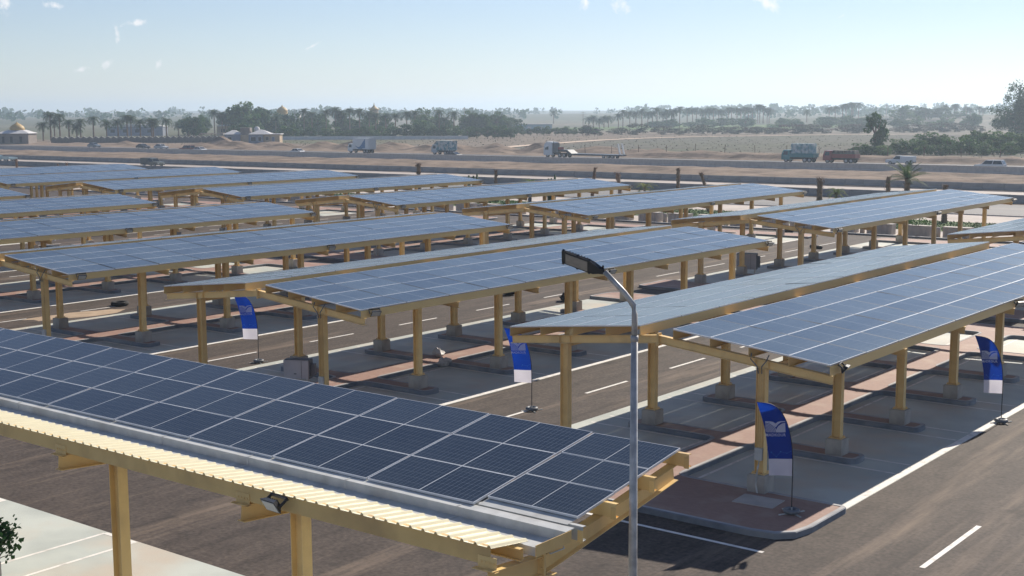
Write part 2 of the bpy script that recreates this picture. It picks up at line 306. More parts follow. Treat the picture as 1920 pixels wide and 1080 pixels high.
# ---------------------------------------------------------------- terrain
PILES = [(-366, 262, 5, 1.2), (-357, 256, 5, 1.4), (-318, 262, 7, 3.2), (-306, 258, 6, 2.6), (-312, 250, 6, 1.9), (-296, 262, 7, 2.4), (-283, 256, 6, 2.2), (-288, 248, 6, 1.3), (-272, 262, 8, 2.3), (-258, 258, 7, 2.5), (-248, 264, 8, 2.8), (-243, 254, 6, 2.0),
         (-232, 262, 8, 2.4), (-222, 258, 7, 2.6), (-212, 264, 7, 2.5), (-204, 255, 6, 1.6), (-196, 262, 7, 3.0), (-190, 257, 6, 2.4), (-182, 266, 9, 2.2), (-178, 256, 6, 1.8), (-168, 262, 7, 1.6), (-160, 257, 6, 1.4), (-150, 260, 7, 1.2)]
def hgt(x, y):
    z = 0.0
    if 167.5 < y < 206.5:
        e = sstep(167.5, 180, y) * (1 - sstep(198, 206.5, y))
        z += e * (0.35 + 0.75 * max(0, noise.noise(Vector((x * 0.06, y * 0.11, 3.1)))) + 0.5 * abs(noise.noise(Vector((x * 0.21, y * 0.3, 8.0)))))
    if y > 243:
        if y < 300 and x < -120:
            for px, py, r, h in PILES:
                d = math.hypot(x - px, y - py) / r
                if d < 1: z = max(z, .85 * h * (1 - d) ** 0.95 * (1 + 0.5 * noise.noise(Vector((x * 0.35, y * 0.35, 1)))))
            z += 0.5 * sstep(243, 252, y) * (1 - sstep(270, 290, y)) * max(0, 0.3 + noise.noise(Vector((x * 0.15, y * 0.15, 5))))
        if x > -175:
            b = sstep(-175, -150, x) * sstep(243, 247.5, y) * (1 - 0.75 * sstep(249, 256, y))
            z += b * (1.15 + 0.45 * noise.noise(Vector((x * 0.25, y * 0.1, 2))))
        d = math.hypot(x, y)
        z += 8.5 * sstep(650, 1900, d) * (0.8 + 0.4 * noise.noise(Vector((x * 0.0016, y * 0.0016, 0)))) + 10 * sstep(1800, 4200, d) * (0.6 + noise.noise(Vector((x * 0.0009, y * 0.0009, 4))))
        # low rise on the far right
        z += 5.0 * math.exp(-((x + 330) / 150) ** 2 - ((y - 960) / 110) ** 2)
    return z
def build_ground():
    xs = [-6000, -4500, -3400, -2600, -2000, -1600, -1300, -1050, -880, -740, -640, -560, -520] + [-480 + 3 * i for i in range(174)] + [60, 90, 140, 220, 350, 600, 1000, 1800, 3000]
    ys = [-300, -100, 0, 50, 100, 143, 160, 166.4, 168] + [170 + 2.4 * i for i in range(16)] + [209, 240, 243] + [244.5 + 1.7 * i for i in range(30)] + [298, 305, 315, 330, 345, 360, 380, 400, 420, 440, 460, 480, 500, 525, 550, 580, 610, 650, 700, 750, 800, 850, 900, 950, 1000, 1060, 1130, 1250, 1400, 1600, 1900, 2300, 2800, 3500, 4500, 6000, 8000]
    v = [(x, y, hgt(x, y)) for y in ys for x in xs]; nx = len(xs)
    f = [(j * nx + i, j * nx + i + 1, (j + 1) * nx + i + 1, (j + 1) * nx + i) for j in range(len(ys) - 1) for i in range(nx - 1)]
    me = bpy.data.meshes.new('ground'); me.from_pydata(v, [], f)
    ca = me.color_attributes.new('soil', 'FLOAT_COLOR', 'POINT')
    SAND = Vector((0.265, 0.205, 0.158)); TAN = Vector((0.22, 0.18, 0.14)); PLOW = Vector((0.145, 0.138, 0.115)); SCR = Vector((0.115, 0.13, 0.075)); PALE = Vector((0.27, 0.235, 0.19)); DUN = Vector((0.13, 0.14, 0.10)); LUSH = Vector((0.14, 0.22, 0.06))
    def trackx(y): return -238 - 27 * sstep(305, 410, y) + 26 * sstep(430, 500, y)
    dat = []
    for x, y, z in v:
        c = SAND.copy()
        if y > 268:
            w = sstep(268, 285, y)
            fld = TAN
            if x > trackx(y) + 2: fld = PLOW.lerp(SCR, 0.55 * max(0, 0.4 + noise.noise(Vector((x * 0.02, y * 0.03, 6)))))
            c = c.lerp(fld, w)
            edge = -0.62 * (y - 300) - 295      # grove side is greener
            if y > 300 and x < edge + 40: c = c.lerp(SCR, 0.8 * sstep(0, 60, edge + 40 - x))
            if y > 520: c = c.lerp(DUN, sstep(520, 620, y)).lerp(PALE, 0.7 * max(0, min(1, 2.2 * noise.noise(Vector((x * 0.006, y * 0.004, 9))))))
            if 560 < y < 800 and -470 < x < -320: c = c.lerp(LUSH, 0.8 * sstep(560, 640, y) * (1 - sstep(760, 800, y)))
        dat += [c.x, c.y, c.z, 1]
    ca.data.foreach_set('color', dat)
    m, n, l, b = newmat('desert_soil')
    at = n.new('ShaderNodeAttribute'); at.attribute_name = 'soil'
    g = n.new('ShaderNodeNewGeometry')
    def nz(sc, st, det):
        mp = n.new('ShaderNodeMapping'); mp.inputs['Scale'].default_value = st; l.new(g.outputs['Position'], mp.inputs[0])
        t = n.new('ShaderNodeTexNoise'); t.inputs['Scale'].default_value = sc; t.inputs['Detail'].default_value = det; t.inputs['Roughness'].default_value = 0.65
        l.new(mp.outputs[0], t.inputs['Vector']); return t.outputs['Fac']
    r = n.new('ShaderNodeValToRGB'); r.color_ramp.elements[0].position = 0.3; r.color_ramp.elements[1].position = 0.72
    r.color_ramp.elements[0].color = (0.42, 0.42, 0.43, 1); r.color_ramp.elements[1].color = (1.3, 1.27, 1.24, 1)
    l.new(nz(0.25, (1, 0.7, 1), 8), r.inputs[0])
    mu = n.new('ShaderNodeMixRGB'); mu.blend_type = 'MULTIPLY'; mu.inputs[0].default_value = 1; l.new(at.outputs['Color'], mu.inputs[1]); l.new(r.outputs[0], mu.inputs[2])
    r2 = n.new('ShaderNodeValToRGB'); r2.color_ramp.elements[0].position = 0.64; r2.color_ramp.elements[1].position = 0.74; l.new(nz(0.9, (1, 0.6, 1), 4), r2.inputs[0])
    mx = n.new('ShaderNodeMixRGB'); l.new(r2.outputs[0], mx.inputs[0]); l.new(mu.outputs[0], mx.inputs[1]); mx.inputs[2].default_value = (0.12, 0.105, 0.075, 1)
    l.new(mx.outputs[0], b.inputs['Base Color']); b.inputs['Roughness'].default_value = 0.95; b.inputs['Specular IOR Level'].default_value = 0.1
    bp = n.new('ShaderNodeBump'); bp.inputs['Strength'].default_value = 0.5; bp.inputs['Distance'].default_value = 0.3; l.new(nz(0.8, (1, 1, 1), 5), bp.inputs['Height']); l.new(bp.outputs[0], b.inputs['Normal'])
    me.materials.append(m); struct('ground', me)
build_ground()

# ---------------------------------------------------------------- roads and paving
sheet('parking_lot', -190, 45, -10, 100.6, 0.004, ASPH)
sheet('promenade', -320, 60, 101, 126, 0.006, PALEWALK)
sheet('service_road', -420, 80, 126, 142.2, 0.008, ROADG)
sheet('lower_road', -700, 120, 144.9, 165.2, 0.010, ROADL)
sheet('highway', -900, 150, 208.9, 242.6, 0.010, ASPH2)
b = MB(); b.box(-190, 45, 100.6, 101.0, -0.1, 0.14); struct('kerb', b.mesh('kerb', KERB))
b = MB(); b.box(-320, 80, 126.0, 126.25, -0.1, 0.12); struct('kerb', b.mesh('kerb', CONCW))
for i, (x0, x1) in enumerate([(-74, -36), (-118, -84), (-168, -128)]):
    g0 = sheet('lawn', x0, x1, 107.5, 117.5, 0.016, GRASS)
    del g0['kind']; g0['kind'] = 'stuff'; g0['category'] = 'grass'
    g0['label'] = ['strip of green lawn behind the planters at the right', 'strip of green lawn behind the planters near the middle', 'strip of green lawn behind the planters at the left'][i]
    bb = MB(); rnd = random.Random(40 + i)
    for _ in range(9000):
        x = rnd.uniform(x0, x1); y = rnd.uniform(107.5, 117.5); a = rnd.uniform(0, 6.28); h = rnd.uniform(0.05, 0.16); w = 0.05
        bb.add([(x - w * math.cos(a), y - w * math.sin(a), 0.016), (x + w * math.cos(a), y + w * math.sin(a), 0.016), (x + rnd.uniform(-.05, .05), y + rnd.uniform(-.05, .05), 0.016 + h)], [(0, 1, 2)])
    o = ob('grass_blades', bb.mesh('grass_blades', GRASS), g0); o['kind'] = 'stuff'
# dirt track over the fields
tr = [(-232, 292), (-241, 315), (-251, 348), (-262, 386), (-265, 415), (-262, 449), (-239, 495), (-205, 540)]
b = MB()
for i in range(len(tr) - 1):
    (x0, y0), (x1, y1) = tr[i], tr[i + 1]; w = 2.6
    for k in range(6):
        a0, a1 = k / 6, (k + 1) / 6; xa, ya, xb, yb = x0 + (x1 - x0) * a0, y0 + (y1 - y0) * a0, x0 + (x1 - x0) * a1, y0 + (y1 - y0) * a1
        b.quad((xa - w, ya, hgt(xa, ya) + .15), (xa + w, ya, hgt(xa, ya) + .15), (xb + w, yb, hgt(xb, yb) + .15), (xb - w, yb, hgt(xb, yb) + .15))
struct('dirt_track', b.mesh('dirt_track', pm('track_dust', (0.62, 0.48, 0.36), (0.52, 0.39, 0.29), 0.3, 0.95, coords='World')))

# concrete road barriers, segment by segment
def barrier(label, x0, x1, y, h, seg, z=0.0, wb=0.30, wt=0.11, m=BARR):
    t = thing('road_barrier', label, 'barrier', (x0, y, z), 0, 'concrete barriers along the highway')
    bm = MB(); prof = [(-wb, 0), (wb, 0), (wb, 0.16), (wb * .62, 0.34), (wt, h), (-wt, h), (-wb * .62, 0.34), (-wb, 0.16)]
    bm.prism(prof, (0.02, 0, 0), (seg - 0.02, 0, 0), (0, 1, 0), (0, 0, 1)); me = bm.mesh('barrier_segment', m)
    n = int((x1 - x0) / seg)
    for i in range(n):
        ob('barrier_segment', me, t, (i * seg, random.uniform(-.02, .02), random.uniform(-.02, .015)))
    return t
barrier('grey concrete barrier nearest the car park, along the near side of the lower road', -300, -28, 144.5, 0.92, 2.6)
barrier('grey concrete barrier along the far side of the lower road, below the dirt strip', -310, -20, 165.7, 0.90, 2.6, 0.05)
barrier('tall pale concrete barrier of long slabs along the edge of the highway', -400, -30, 208.3, 1.24, 6.8, m=CONCW)

# ---------------------------------------------------------------- solar carports (gable type)
EW, RW, ZE, ZR = 5.061, 0.516, 3.74, 4.209
TH = math.atan((ZR - ZE) / (EW - RW)); SL = (EW - RW) / math.cos(TH); PW = SL / 4
SEAM = pm('seam_dark', (.05, .052, .055), None, 2, .5)
def panel_mesh(w, l, m, name='solar_panel', fx=.014, fy=.004, dark=()):
    """w across the slope (local x, low edge at +x), l along local y"""
    b = MB(); t = 0.038; x0, x1, y0, y1 = -w / 2, w / 2, -l / 2, l / 2
    vs = [(x0, y0, 0), (x1, y0, 0), (x1, y1, 0), (x0, y1, 0), (x0 + fx, y0 + fy, 0), (x1 - fx, y0 + fy, 0), (x1 - fx, y1 - fy, 0), (x0 + fx, y1 - fy, 0),
          (x0, y0, -t), (x1, y0, -t), (x1, y1, -t), (x0, y1, -t)]
    b.add(vs, [(0, 1, 5, 4), (1, 2, 6, 5), (2, 3, 7, 6), (3, 0, 4, 7), (8, 9, 1, 0), (9, 10, 2, 1), (10, 11, 3, 2), (11, 8, 0, 3)], 1)
    b.add([vs[4], vs[5], vs[6], vs[7]], [(0, 1, 2, 3)], 0); b.add([vs[11], vs[10], vs[9], vs[8]], [(0, 1, 2, 3)], 2)
    me = b.mesh(name, [m, ALU, BACK, SEAM]); uv = me.uv_layers.new(name='UVMap')
    gl = me.polygons[8]
    for q in dark: me.polygons[q].material_index = 3
    for li, c in zip(gl.loop_indices, [(0, 1), (0, 0), (1, 0), (1, 1)]): uv.data[li].uv = c
    return me
PANEL = panel_mesh(PW - 0.012, 0.989, GLASS, fy=.0085, dark=(0, 2, 4, 6))
PANEL_Y0 = panel_mesh(PW - 0.012, 0.989, GLASS, fy=.0085, dark=(2, 6)); PANEL_Y1 = panel_mesh(PW - 0.012, 0.989, GLASS, fy=.0085, dark=(0, 4))          # unit pitch along y, scaled to the pitch of each carport
def cprof(h, w, t):   # channel, web at x = 0, flanges towards +x
    return [(0, 0), (w, 0), (w, 0.018), (w - t, 0.018), (w - t, t), (t, t), (t, h - t), (w - t, h - t), (w - t, h - 0.018), (w, h - 0.018), (w, h), (0, h)]
def purlin_mesh(flip):
    b = MB(); p = cprof(0.25, 0.075, 0.007); s = -1 if flip else 1
    b.prism([(s * a, z) for a, z in (p if s == 1 else p[::-1])], (0, 0, 0), (0, 1, 0), (1, 0, 0), (0, 0, 1)); return b.mesh('purlin', STEEL)
PUR_IN, PUR_OUT = purlin_mesh(True), purlin_mesh(False)
def ibeam(b, p0, p1, side, up, d, w, tf=0.012, tw=0.009):
    """I section from p0 to p1, top centre line given; side and up are unit axes"""
    b.prism([(-w / 2, -tf), (w / 2, -tf), (w / 2, 0), (-w / 2, 0)], p0, p1, side, up)
    b.prism([(-w / 2, -d), (w / 2, -d), (w / 2, -d + tf), (-w / 2, -d + tf)], p0, p1, side, up)
    b.prism([(-tw / 2, -d + tf), (tw / 2, -d + tf), (tw / 2, -tf), (-tw / 2, -tf)], p0, p1, side, up)
RD = 0.22
def ztop(x): return ZR - (abs(x) - RW) * math.tan(TH) - 0.042     # underside of the panels
def rafter_mesh():
    b = MB()
    for s in (1, -1):
        a = (s * 0.03, 0, ztop(0.03) - 0.255); e = (s * (EW + 0.03), 0, ztop(EW + 0.03) - 0.255)
        d = (Vector(e) - Vector(a)).normalized(); up = Vector((-d.z * s, 0, abs(d.x)))
        ibeam(b, a, e, (0, 1, 0), up, RD, 0.16)
        b.box(min(s * .004, s * .026), max(s * .004, s * .026), -0.09, 0.09, ztop(0) - 0.255 - RD - .06, ztop(0) - 0.20)   # splice plates
        for q in (2.95, 3.32):     # stiffeners over the column
            b.box(s * q - .006, s * q + .006, -0.078, 0.078, ztop(q) - .24 - RD, ztop(q) - .27)
    for z in (0.06, 0.2, 0.34):
        for y in (-.06, .06): b.box(-.04, .04, y - .012, y + .012, ztop(0) - .2 - z - .012, ztop(0) - .2 - z + .012)
    return b.mesh('rafter', STEEL)
RAFTER = rafter_mesh()
CX = 3.13
CH = ztop(CX) - 0.255 - RD - 0.62
def column_mesh(h, d=0.26, w=0.20):
    b = MB(); b.box(-d / 2, -d / 2 + .014, -w / 2, w / 2, 0, h); b.box(d / 2 - .014, d / 2, -w / 2, w / 2, 0, h); b.box(-d / 2 + .014, d / 2 - .014, -.006, .006, 0, h)
    b.box(-d / 2 - .02, d / 2 + .02, -w / 2 - .02, w / 2 + .02, h - .018, h - .002)
    b.box(-.19, .19, -.17, .17, 0.001, 0.022)
    for x in (-.15, .15):
        for y in (-.13, .13): b.box(x - .016, x + .016, y - .016, y + .016, .022, .07)
    return b.mesh('column', STEEL)
COLUMN = column_mesh(CH)
def pedestal_mesh(s=0.25, h=0.52):
    b = MB(); c = .02; b.box(-s, s, -s, s, 0, h - c); b.add([(-s, -s, h - c), (s, -s, h - c), (s, s, h - c), (-s, s, h - c), (-s + c, -s + c, h), (s - c, -s + c, h), (s - c, s - c, h), (-s + c, s - c, h)], [(0, 1, 5, 4), (1, 2, 6, 5), (2, 3, 7, 6), (3, 0, 4, 7), (4, 5, 6, 7)])
    return b.mesh('pedestal', CONC)
PEDESTAL = pedestal_mesh()
BRACE = MB(); BRACE.box(-.035, .035, 0, 1, -.09, 0); BRACE = BRACE.mesh('tie_beam', STEEL)
def flood_meshes():
    b = MB(); b.add([(-.17, -.05, -.12), (.17, -.05, -.12), (.17, -.05, .12), (-.17, -.05, .12), (-.12, .03, -.08), (.12, .03, -.08), (.12, .03, .08), (-.12, .03, .08)],
                    [(0, 3, 2, 1), (4, 5, 6, 7), (0, 1, 5, 4), (1, 2, 6, 5), (2, 3, 7, 6), (3, 0, 4, 7)])
    for i in range(5): b.box(-.10 + .05 * i - .006, -.10 + .05 * i + .006, .03, .055, -.07, .07)
    b.box(-.2, -.18, -.02, .17, -.02, .02); b.box(.18, .2, -.02, .17, -.02, .02); b.box(-.2, .2, .15, .17, -.03, .03)
    l = MB(); l.box(-.145, .145, -.058, -.051, -.095, .095)
    return b.mesh('housing', BLACKP), l.mesh('lens', LENS)
FLOOD, FLENS = flood_meshes()
def floodlight(parent, loc, rz, tilt=R(42)):
    f = ob('floodlight', FLOOD, parent, loc, (tilt, 0, rz)); ob('lens', FLENS, f); return f
CONDUIT = MB()
for y in (-.06, 0, .06): CONDUIT.tube([(y, -.012, 0.35), (y, -.012, CH - .12)], .014, 6)
CONDUIT = CONDUIT.mesh('conduit', STEEL)
CABLES = MB()
for y in (-.06, 0.04): CABLES.tube([(y, -.012, CH - .14), (y * 1.3, -.06, CH + .05), (y * 4.5, -.05, CH + .22), (y * 5, .05, CH + .36)], .016, 6)
CABLES = CABLES.mesh('cable', GREYP)
JBOX = MB(); JBOX.box(-.10, .10, -.07, .05, .38, .70); JBOX.tube([(.03, -.03, .40), (0, -.05, .2), (.02, -.16, .02), (.0, -.145, -.25), (.05, -.14, -.50)], .03, 6); JBOX = JBOX.mesh('junction_box', GALV)
LINEQ = MB(); LINEQ.quad((0, 0, 0), (1, 0, 0), (1, 1, 0), (0, 1, 0)); LINEQ = LINEQ.mesh('painted_line', PAINT)
def round_poly(pts, rad, seg=3):
    out = []; n = len(pts)
    for i in range(n):
        p0, p, p1 = Vector(pts[i - 1][:2]), Vector(pts[i][:2]), Vector(pts[(i + 1) % n][:2])
        r = pts[i][2] if len(pts[i]) > 2 else rad
        a = (p0 - p); b = (p1 - p); r = min(r, a.length * .45, b.length * .45); a.normalize(); b.normalize()
        q0, q1 = p + a * r, p + b * r
        for k in range(seg + 1):
            t = k / seg; out.append((q0 * (1 - t) ** 2 + p * 2 * t * (1 - t) + q1 * t * t))
    return out
def inset_poly(P, d):
    out = []; n = len(P)
    for i in range(n):
        e0 = (P[i] - P[i - 1]); e1 = (P[(i + 1) % n] - P[i])
        if e0.length < 1e-6: e0 = e1
        if e1.length < 1e-6: e1 = e0
        n0 = Vector((-e0.y, e0.x)).normalized(); n1 = Vector((-e1.y, e1.x)).normalized(); m = (n0 + n1)
        m = m / max(0.3, m.length_squared) * 2 if m.length > 1e-6 else n0
        out.append(P[i] + m * d)
    return out
def island(pts, parent_loc, rad=0.35, h=0.165, kw=0.13):
    P = round_poly(pts, rad); Q = inset_poly(P, kw); n = len(P)
    b = MB(); vs = [(p.x, p.y, 0.0) for p in P] + [(p.x, p.y, h - .02) for p in P] + [(p.x, p.y, h) for p in inset_poly(P, .025)] + [(p.x, p.y, h) for p in Q] + [(p.x, p.y, h - .012) for p in Q]
    fs = []; mi = []
    b.add(vs, [(i, (i + 1) % n, n + (i + 1) % n, n + i) for i in range(n)], 0); b.f_off = 0
    base = 0
    for k, m in ((1, 0), (2, 1), (3, 1)):
        for i in range(n): b.f.append((k * n + i, k * n + (i + 1) % n, (k + 1) * n + (i + 1) % n, (k + 1) * n + i)); b.mi.append(m)
    isl = struct('traffic_island', None, None, parent_loc)
    t = MB(); t.add([(p.x, p.y, h - .012) for p in Q], [tuple(f) if (Q[f[1]] - Q[f[0]]).cross(Q[f[2]] - Q[f[0]]) > 0 else tuple(reversed(f)) for f in tessellate_polygon([[Vector((p.x, p.y, 0)) for p in Q]])], 0)
    ob('paved_top', t.mesh('paved_top', PAVER), isl); ob('kerb', b.mesh('kerb', [KERB, KERBTOP]), isl)
    return isl
def carport(X, Y0, L, label, lights=(0.45, 0.5, 1.0), npan=13, detail=True):
    t = thing('solar_carport', label, 'carport', (X, Y0, 0), 0, 'solar carports in two rows')
    rnd = random.Random(int(X * 31 + Y0))
    pit = L / npan
    for s in (1, -1):
        for r in range(4):
            off = (r + .5) * PW; x = RW + off * math.cos(TH); z = ZR - off * math.sin(TH)
            for k in range(npan):
                ob('solar_panel', PANEL if 0 < k < npan - 1 else (PANEL_Y0 if (k == 0) == (s == 1) else PANEL_Y1), t, (s * x, (k + .5) * pit, z), (rnd.gauss(0, .0030), s * TH + rnd.gauss(0, .0035), 0 if s == 1 else math.pi) if s == 1 else (rnd.gauss(0, .0030), TH + rnd.gauss(0, .0035), math.pi), (1, pit, 1))
        for r in range(5):
            x = min(max(RW + r * (EW - RW) / 4, RW + .01), EW - .005); out = r == 4
            me = PUR_IN if (s == 1) == out else PUR_OUT
            xx = s * x
            ob('purlin', me, t, (xx, 0.0, ztop(x) - 0.252), (0, 0, 0), (1, L, 1))
    n = 7; y0, y1 = 0.15, L - 0.15
    for k in range(n):
        y = y0 + (y1 - y0) * k / (n - 1)
        ob('rafter', RAFTER, t, (0, y, 0))
        for s in (1, -1):
            ob('pedestal', PEDESTAL, t, (s * CX, y, 0.10)); ob('column', COLUMN, t, (s * CX, y, 0.62))
    for s in (1, -1): ob('tie_beam', BRACE, t, (s * (CX - .05), y0 + .2, ztop(CX) - .255 - RD - .02), (0, 0, 0), (1, y1 - y0 - .4, 1))
    ob('conduit', CONDUIT, t, (CX, y0 - .10, 0.62)); ob('cable', CABLES, t, (CX, y0 - .10, 0.62)); ob('junction_box', JBOX, t, (CX, y0 - .10, 0.62))
    for f in lights:
        floodlight(t, (EW + .16, 0.45 + (L - .7) * f if f != 0.45 else 0.5, ZE - .14), R(105 if (f == .45 and X > -20) else rnd.uniform(58, 76)))
    # bay paving, island with fingers, painted lines
    pad = sheet('parking_bays', X - 5.42, X + 5.42, Y0 - 0.2, Y0 + L + 0.2, 0.008, PAD)
    h, xs, xf = 0.43, 0.66, 3.88
    ys = [y0 + (y1 - y0) * k / (n - 1) for k in range(1, n - 1)]
    poly = [(-5.5, -2.95), (5.55, -2.95, 1.1), (5.55, .22, .2), (xs, .22)]
    for y in ys: poly += [(xs, y - h), (xf, y - h, .3), (xf, y + h, .3), (xs, y + h)]
    poly += [(xs, L - .22), (5.55, L - .22, .2), (5.55, L + 2.2, 1.0), (-5.5, L + 2.2, 1.0), (-5.5, L - .22, .2), (-xs, L - .22)]
    for y in reversed(ys): poly += [(-xs, y + h), (-xf, y + h, .3), (-xf, y - h, .3), (-xs, y - h)]
    poly += [(-xs, .22), (-5.5, .22, .2)]
    isl = island(poly, (X, Y0, 0))
    def line(x0, x1, ya, yb): ob('painted_line', LINEQ, pad, (X + x0, Y0 + ya, 0.012), (0, 0, 0), (x1 - x0, yb - ya, 1))
    line(5.18, 5.40, .3, L - .3)
    if detail:
        for s in (1, -1):
            for y in ys:
                for q in (-h - .17, h + .07):
                    x0, x1 = sorted((s * 1.1, s * 5.12)); line(x0, x1, y + q, y + q + .1)
            for a, c in zip([.22] + [y + h + .07 for y in ys], [y - h - .07 for y in ys] + [L - .22]):
                x0, x1 = sorted((s * .95, s * 1.05)); line(x0, x1, a + .2, c - .02)
    return t, isl
FRONT = [(-18.68, 30.13, 28.6, 'blue-grey solar carport nearest the right edge, blue feather flag at its front corner'),
         (-34.63, 29.82, 28.2, 'solar carport behind the street lamp head, grey cabinet under its front end'),
         (-50.77, 29.81, 28.3, 'front-row solar carport left of the middle, black tyre lying on the asphalt beside it'),
         (-66.71, 29.78, 28.4, 'front-row solar carport at the left edge with bright blue panels'),
         (-82.70, 29.74, 28.3, 'short stretch of front-row solar carport at the left edge with pale blue panels'),
         (-98.70, 29.70, 28.3, 'far left front-row solar carport of which only a pale corner shows')]
BACKR = [(-18.68, 66.1, 28.8, 'back-row solar carport cut off by the right edge of the picture'),
         (-34.99, 66.1, 30.2, 'back-row solar carport at the right, white panel edges, before the large young palm'),
         (-50.87, 65.96, 29.7, 'back-row solar carport right of the middle, second from the right edge gable'),
         (-66.80, 65.9, 29.4, 'back-row solar carport at the middle of the picture behind the white plastic litter'),
         (-82.91, 66.0, 28.8, 'back-row solar carport left of the middle, below the blue and white truck'),
         (-99.2, 66.2, 28.8, 'back-row solar carport below the house with the round roof tank'),
         (-115.5, 66.2, 27.6, 'back-row solar carport with silvery panels at the left, below the grey pickup'),
         (-131.9, 66.2, 27.6, 'farthest left back-row solar carport of which only the tip shows')]
CARPORTS = []
for i, a in enumerate(FRONT): CARPORTS.append(carport(*a, detail=i < 5))
for i, a in enumerate(BACKR): CARPORTS.append(carport(*a, detail=i < 5))
# dashed centre lines of the aisles
lot = bpy.data.objects['parking_lot']
def dash(x, y, l, w=0.13): ob('lane_dash', LINEQ, lot, (x - w / 2, y, 0.011), (0, 0, 0), (w, l, 1))
for x, y0 in ((-10.15, 27.5), (-26.45, 32.2), (-42.3, 33.7), (-58.5, 33.0), (-74.6, 33.0), (-90.8, 33.0)):
    y = y0
    while y < 94:
        if not (58.6 < y < 64.5): dash(x, y, 2.7 if x < -11 else 3.7)
        y += 5.75 if x < -11 else 9.6
def lineX(x0, x1, y, w=.12): ob('edge_line', LINEQ, lot, (x0, y, 0.011), (0, 0, 0), (x1 - x0, w, 1))
lineX(-21.5, -13.4, 26.25); lineX(-37.5, -29.4, 26.1); lineX(-53.6, -45.5, 26.1)
# access cover on the near island
b = MB(); b.box(-.55, .55, -.4, .4, 0, .018); b.box(-.06, .06, -.03, .03, .018, .03)
cov = ob('access_cover', b.mesh('access_cover', CONCW), CARPORTS[0][1], (3.55, -.75, .154), (0, 0, R(4)))

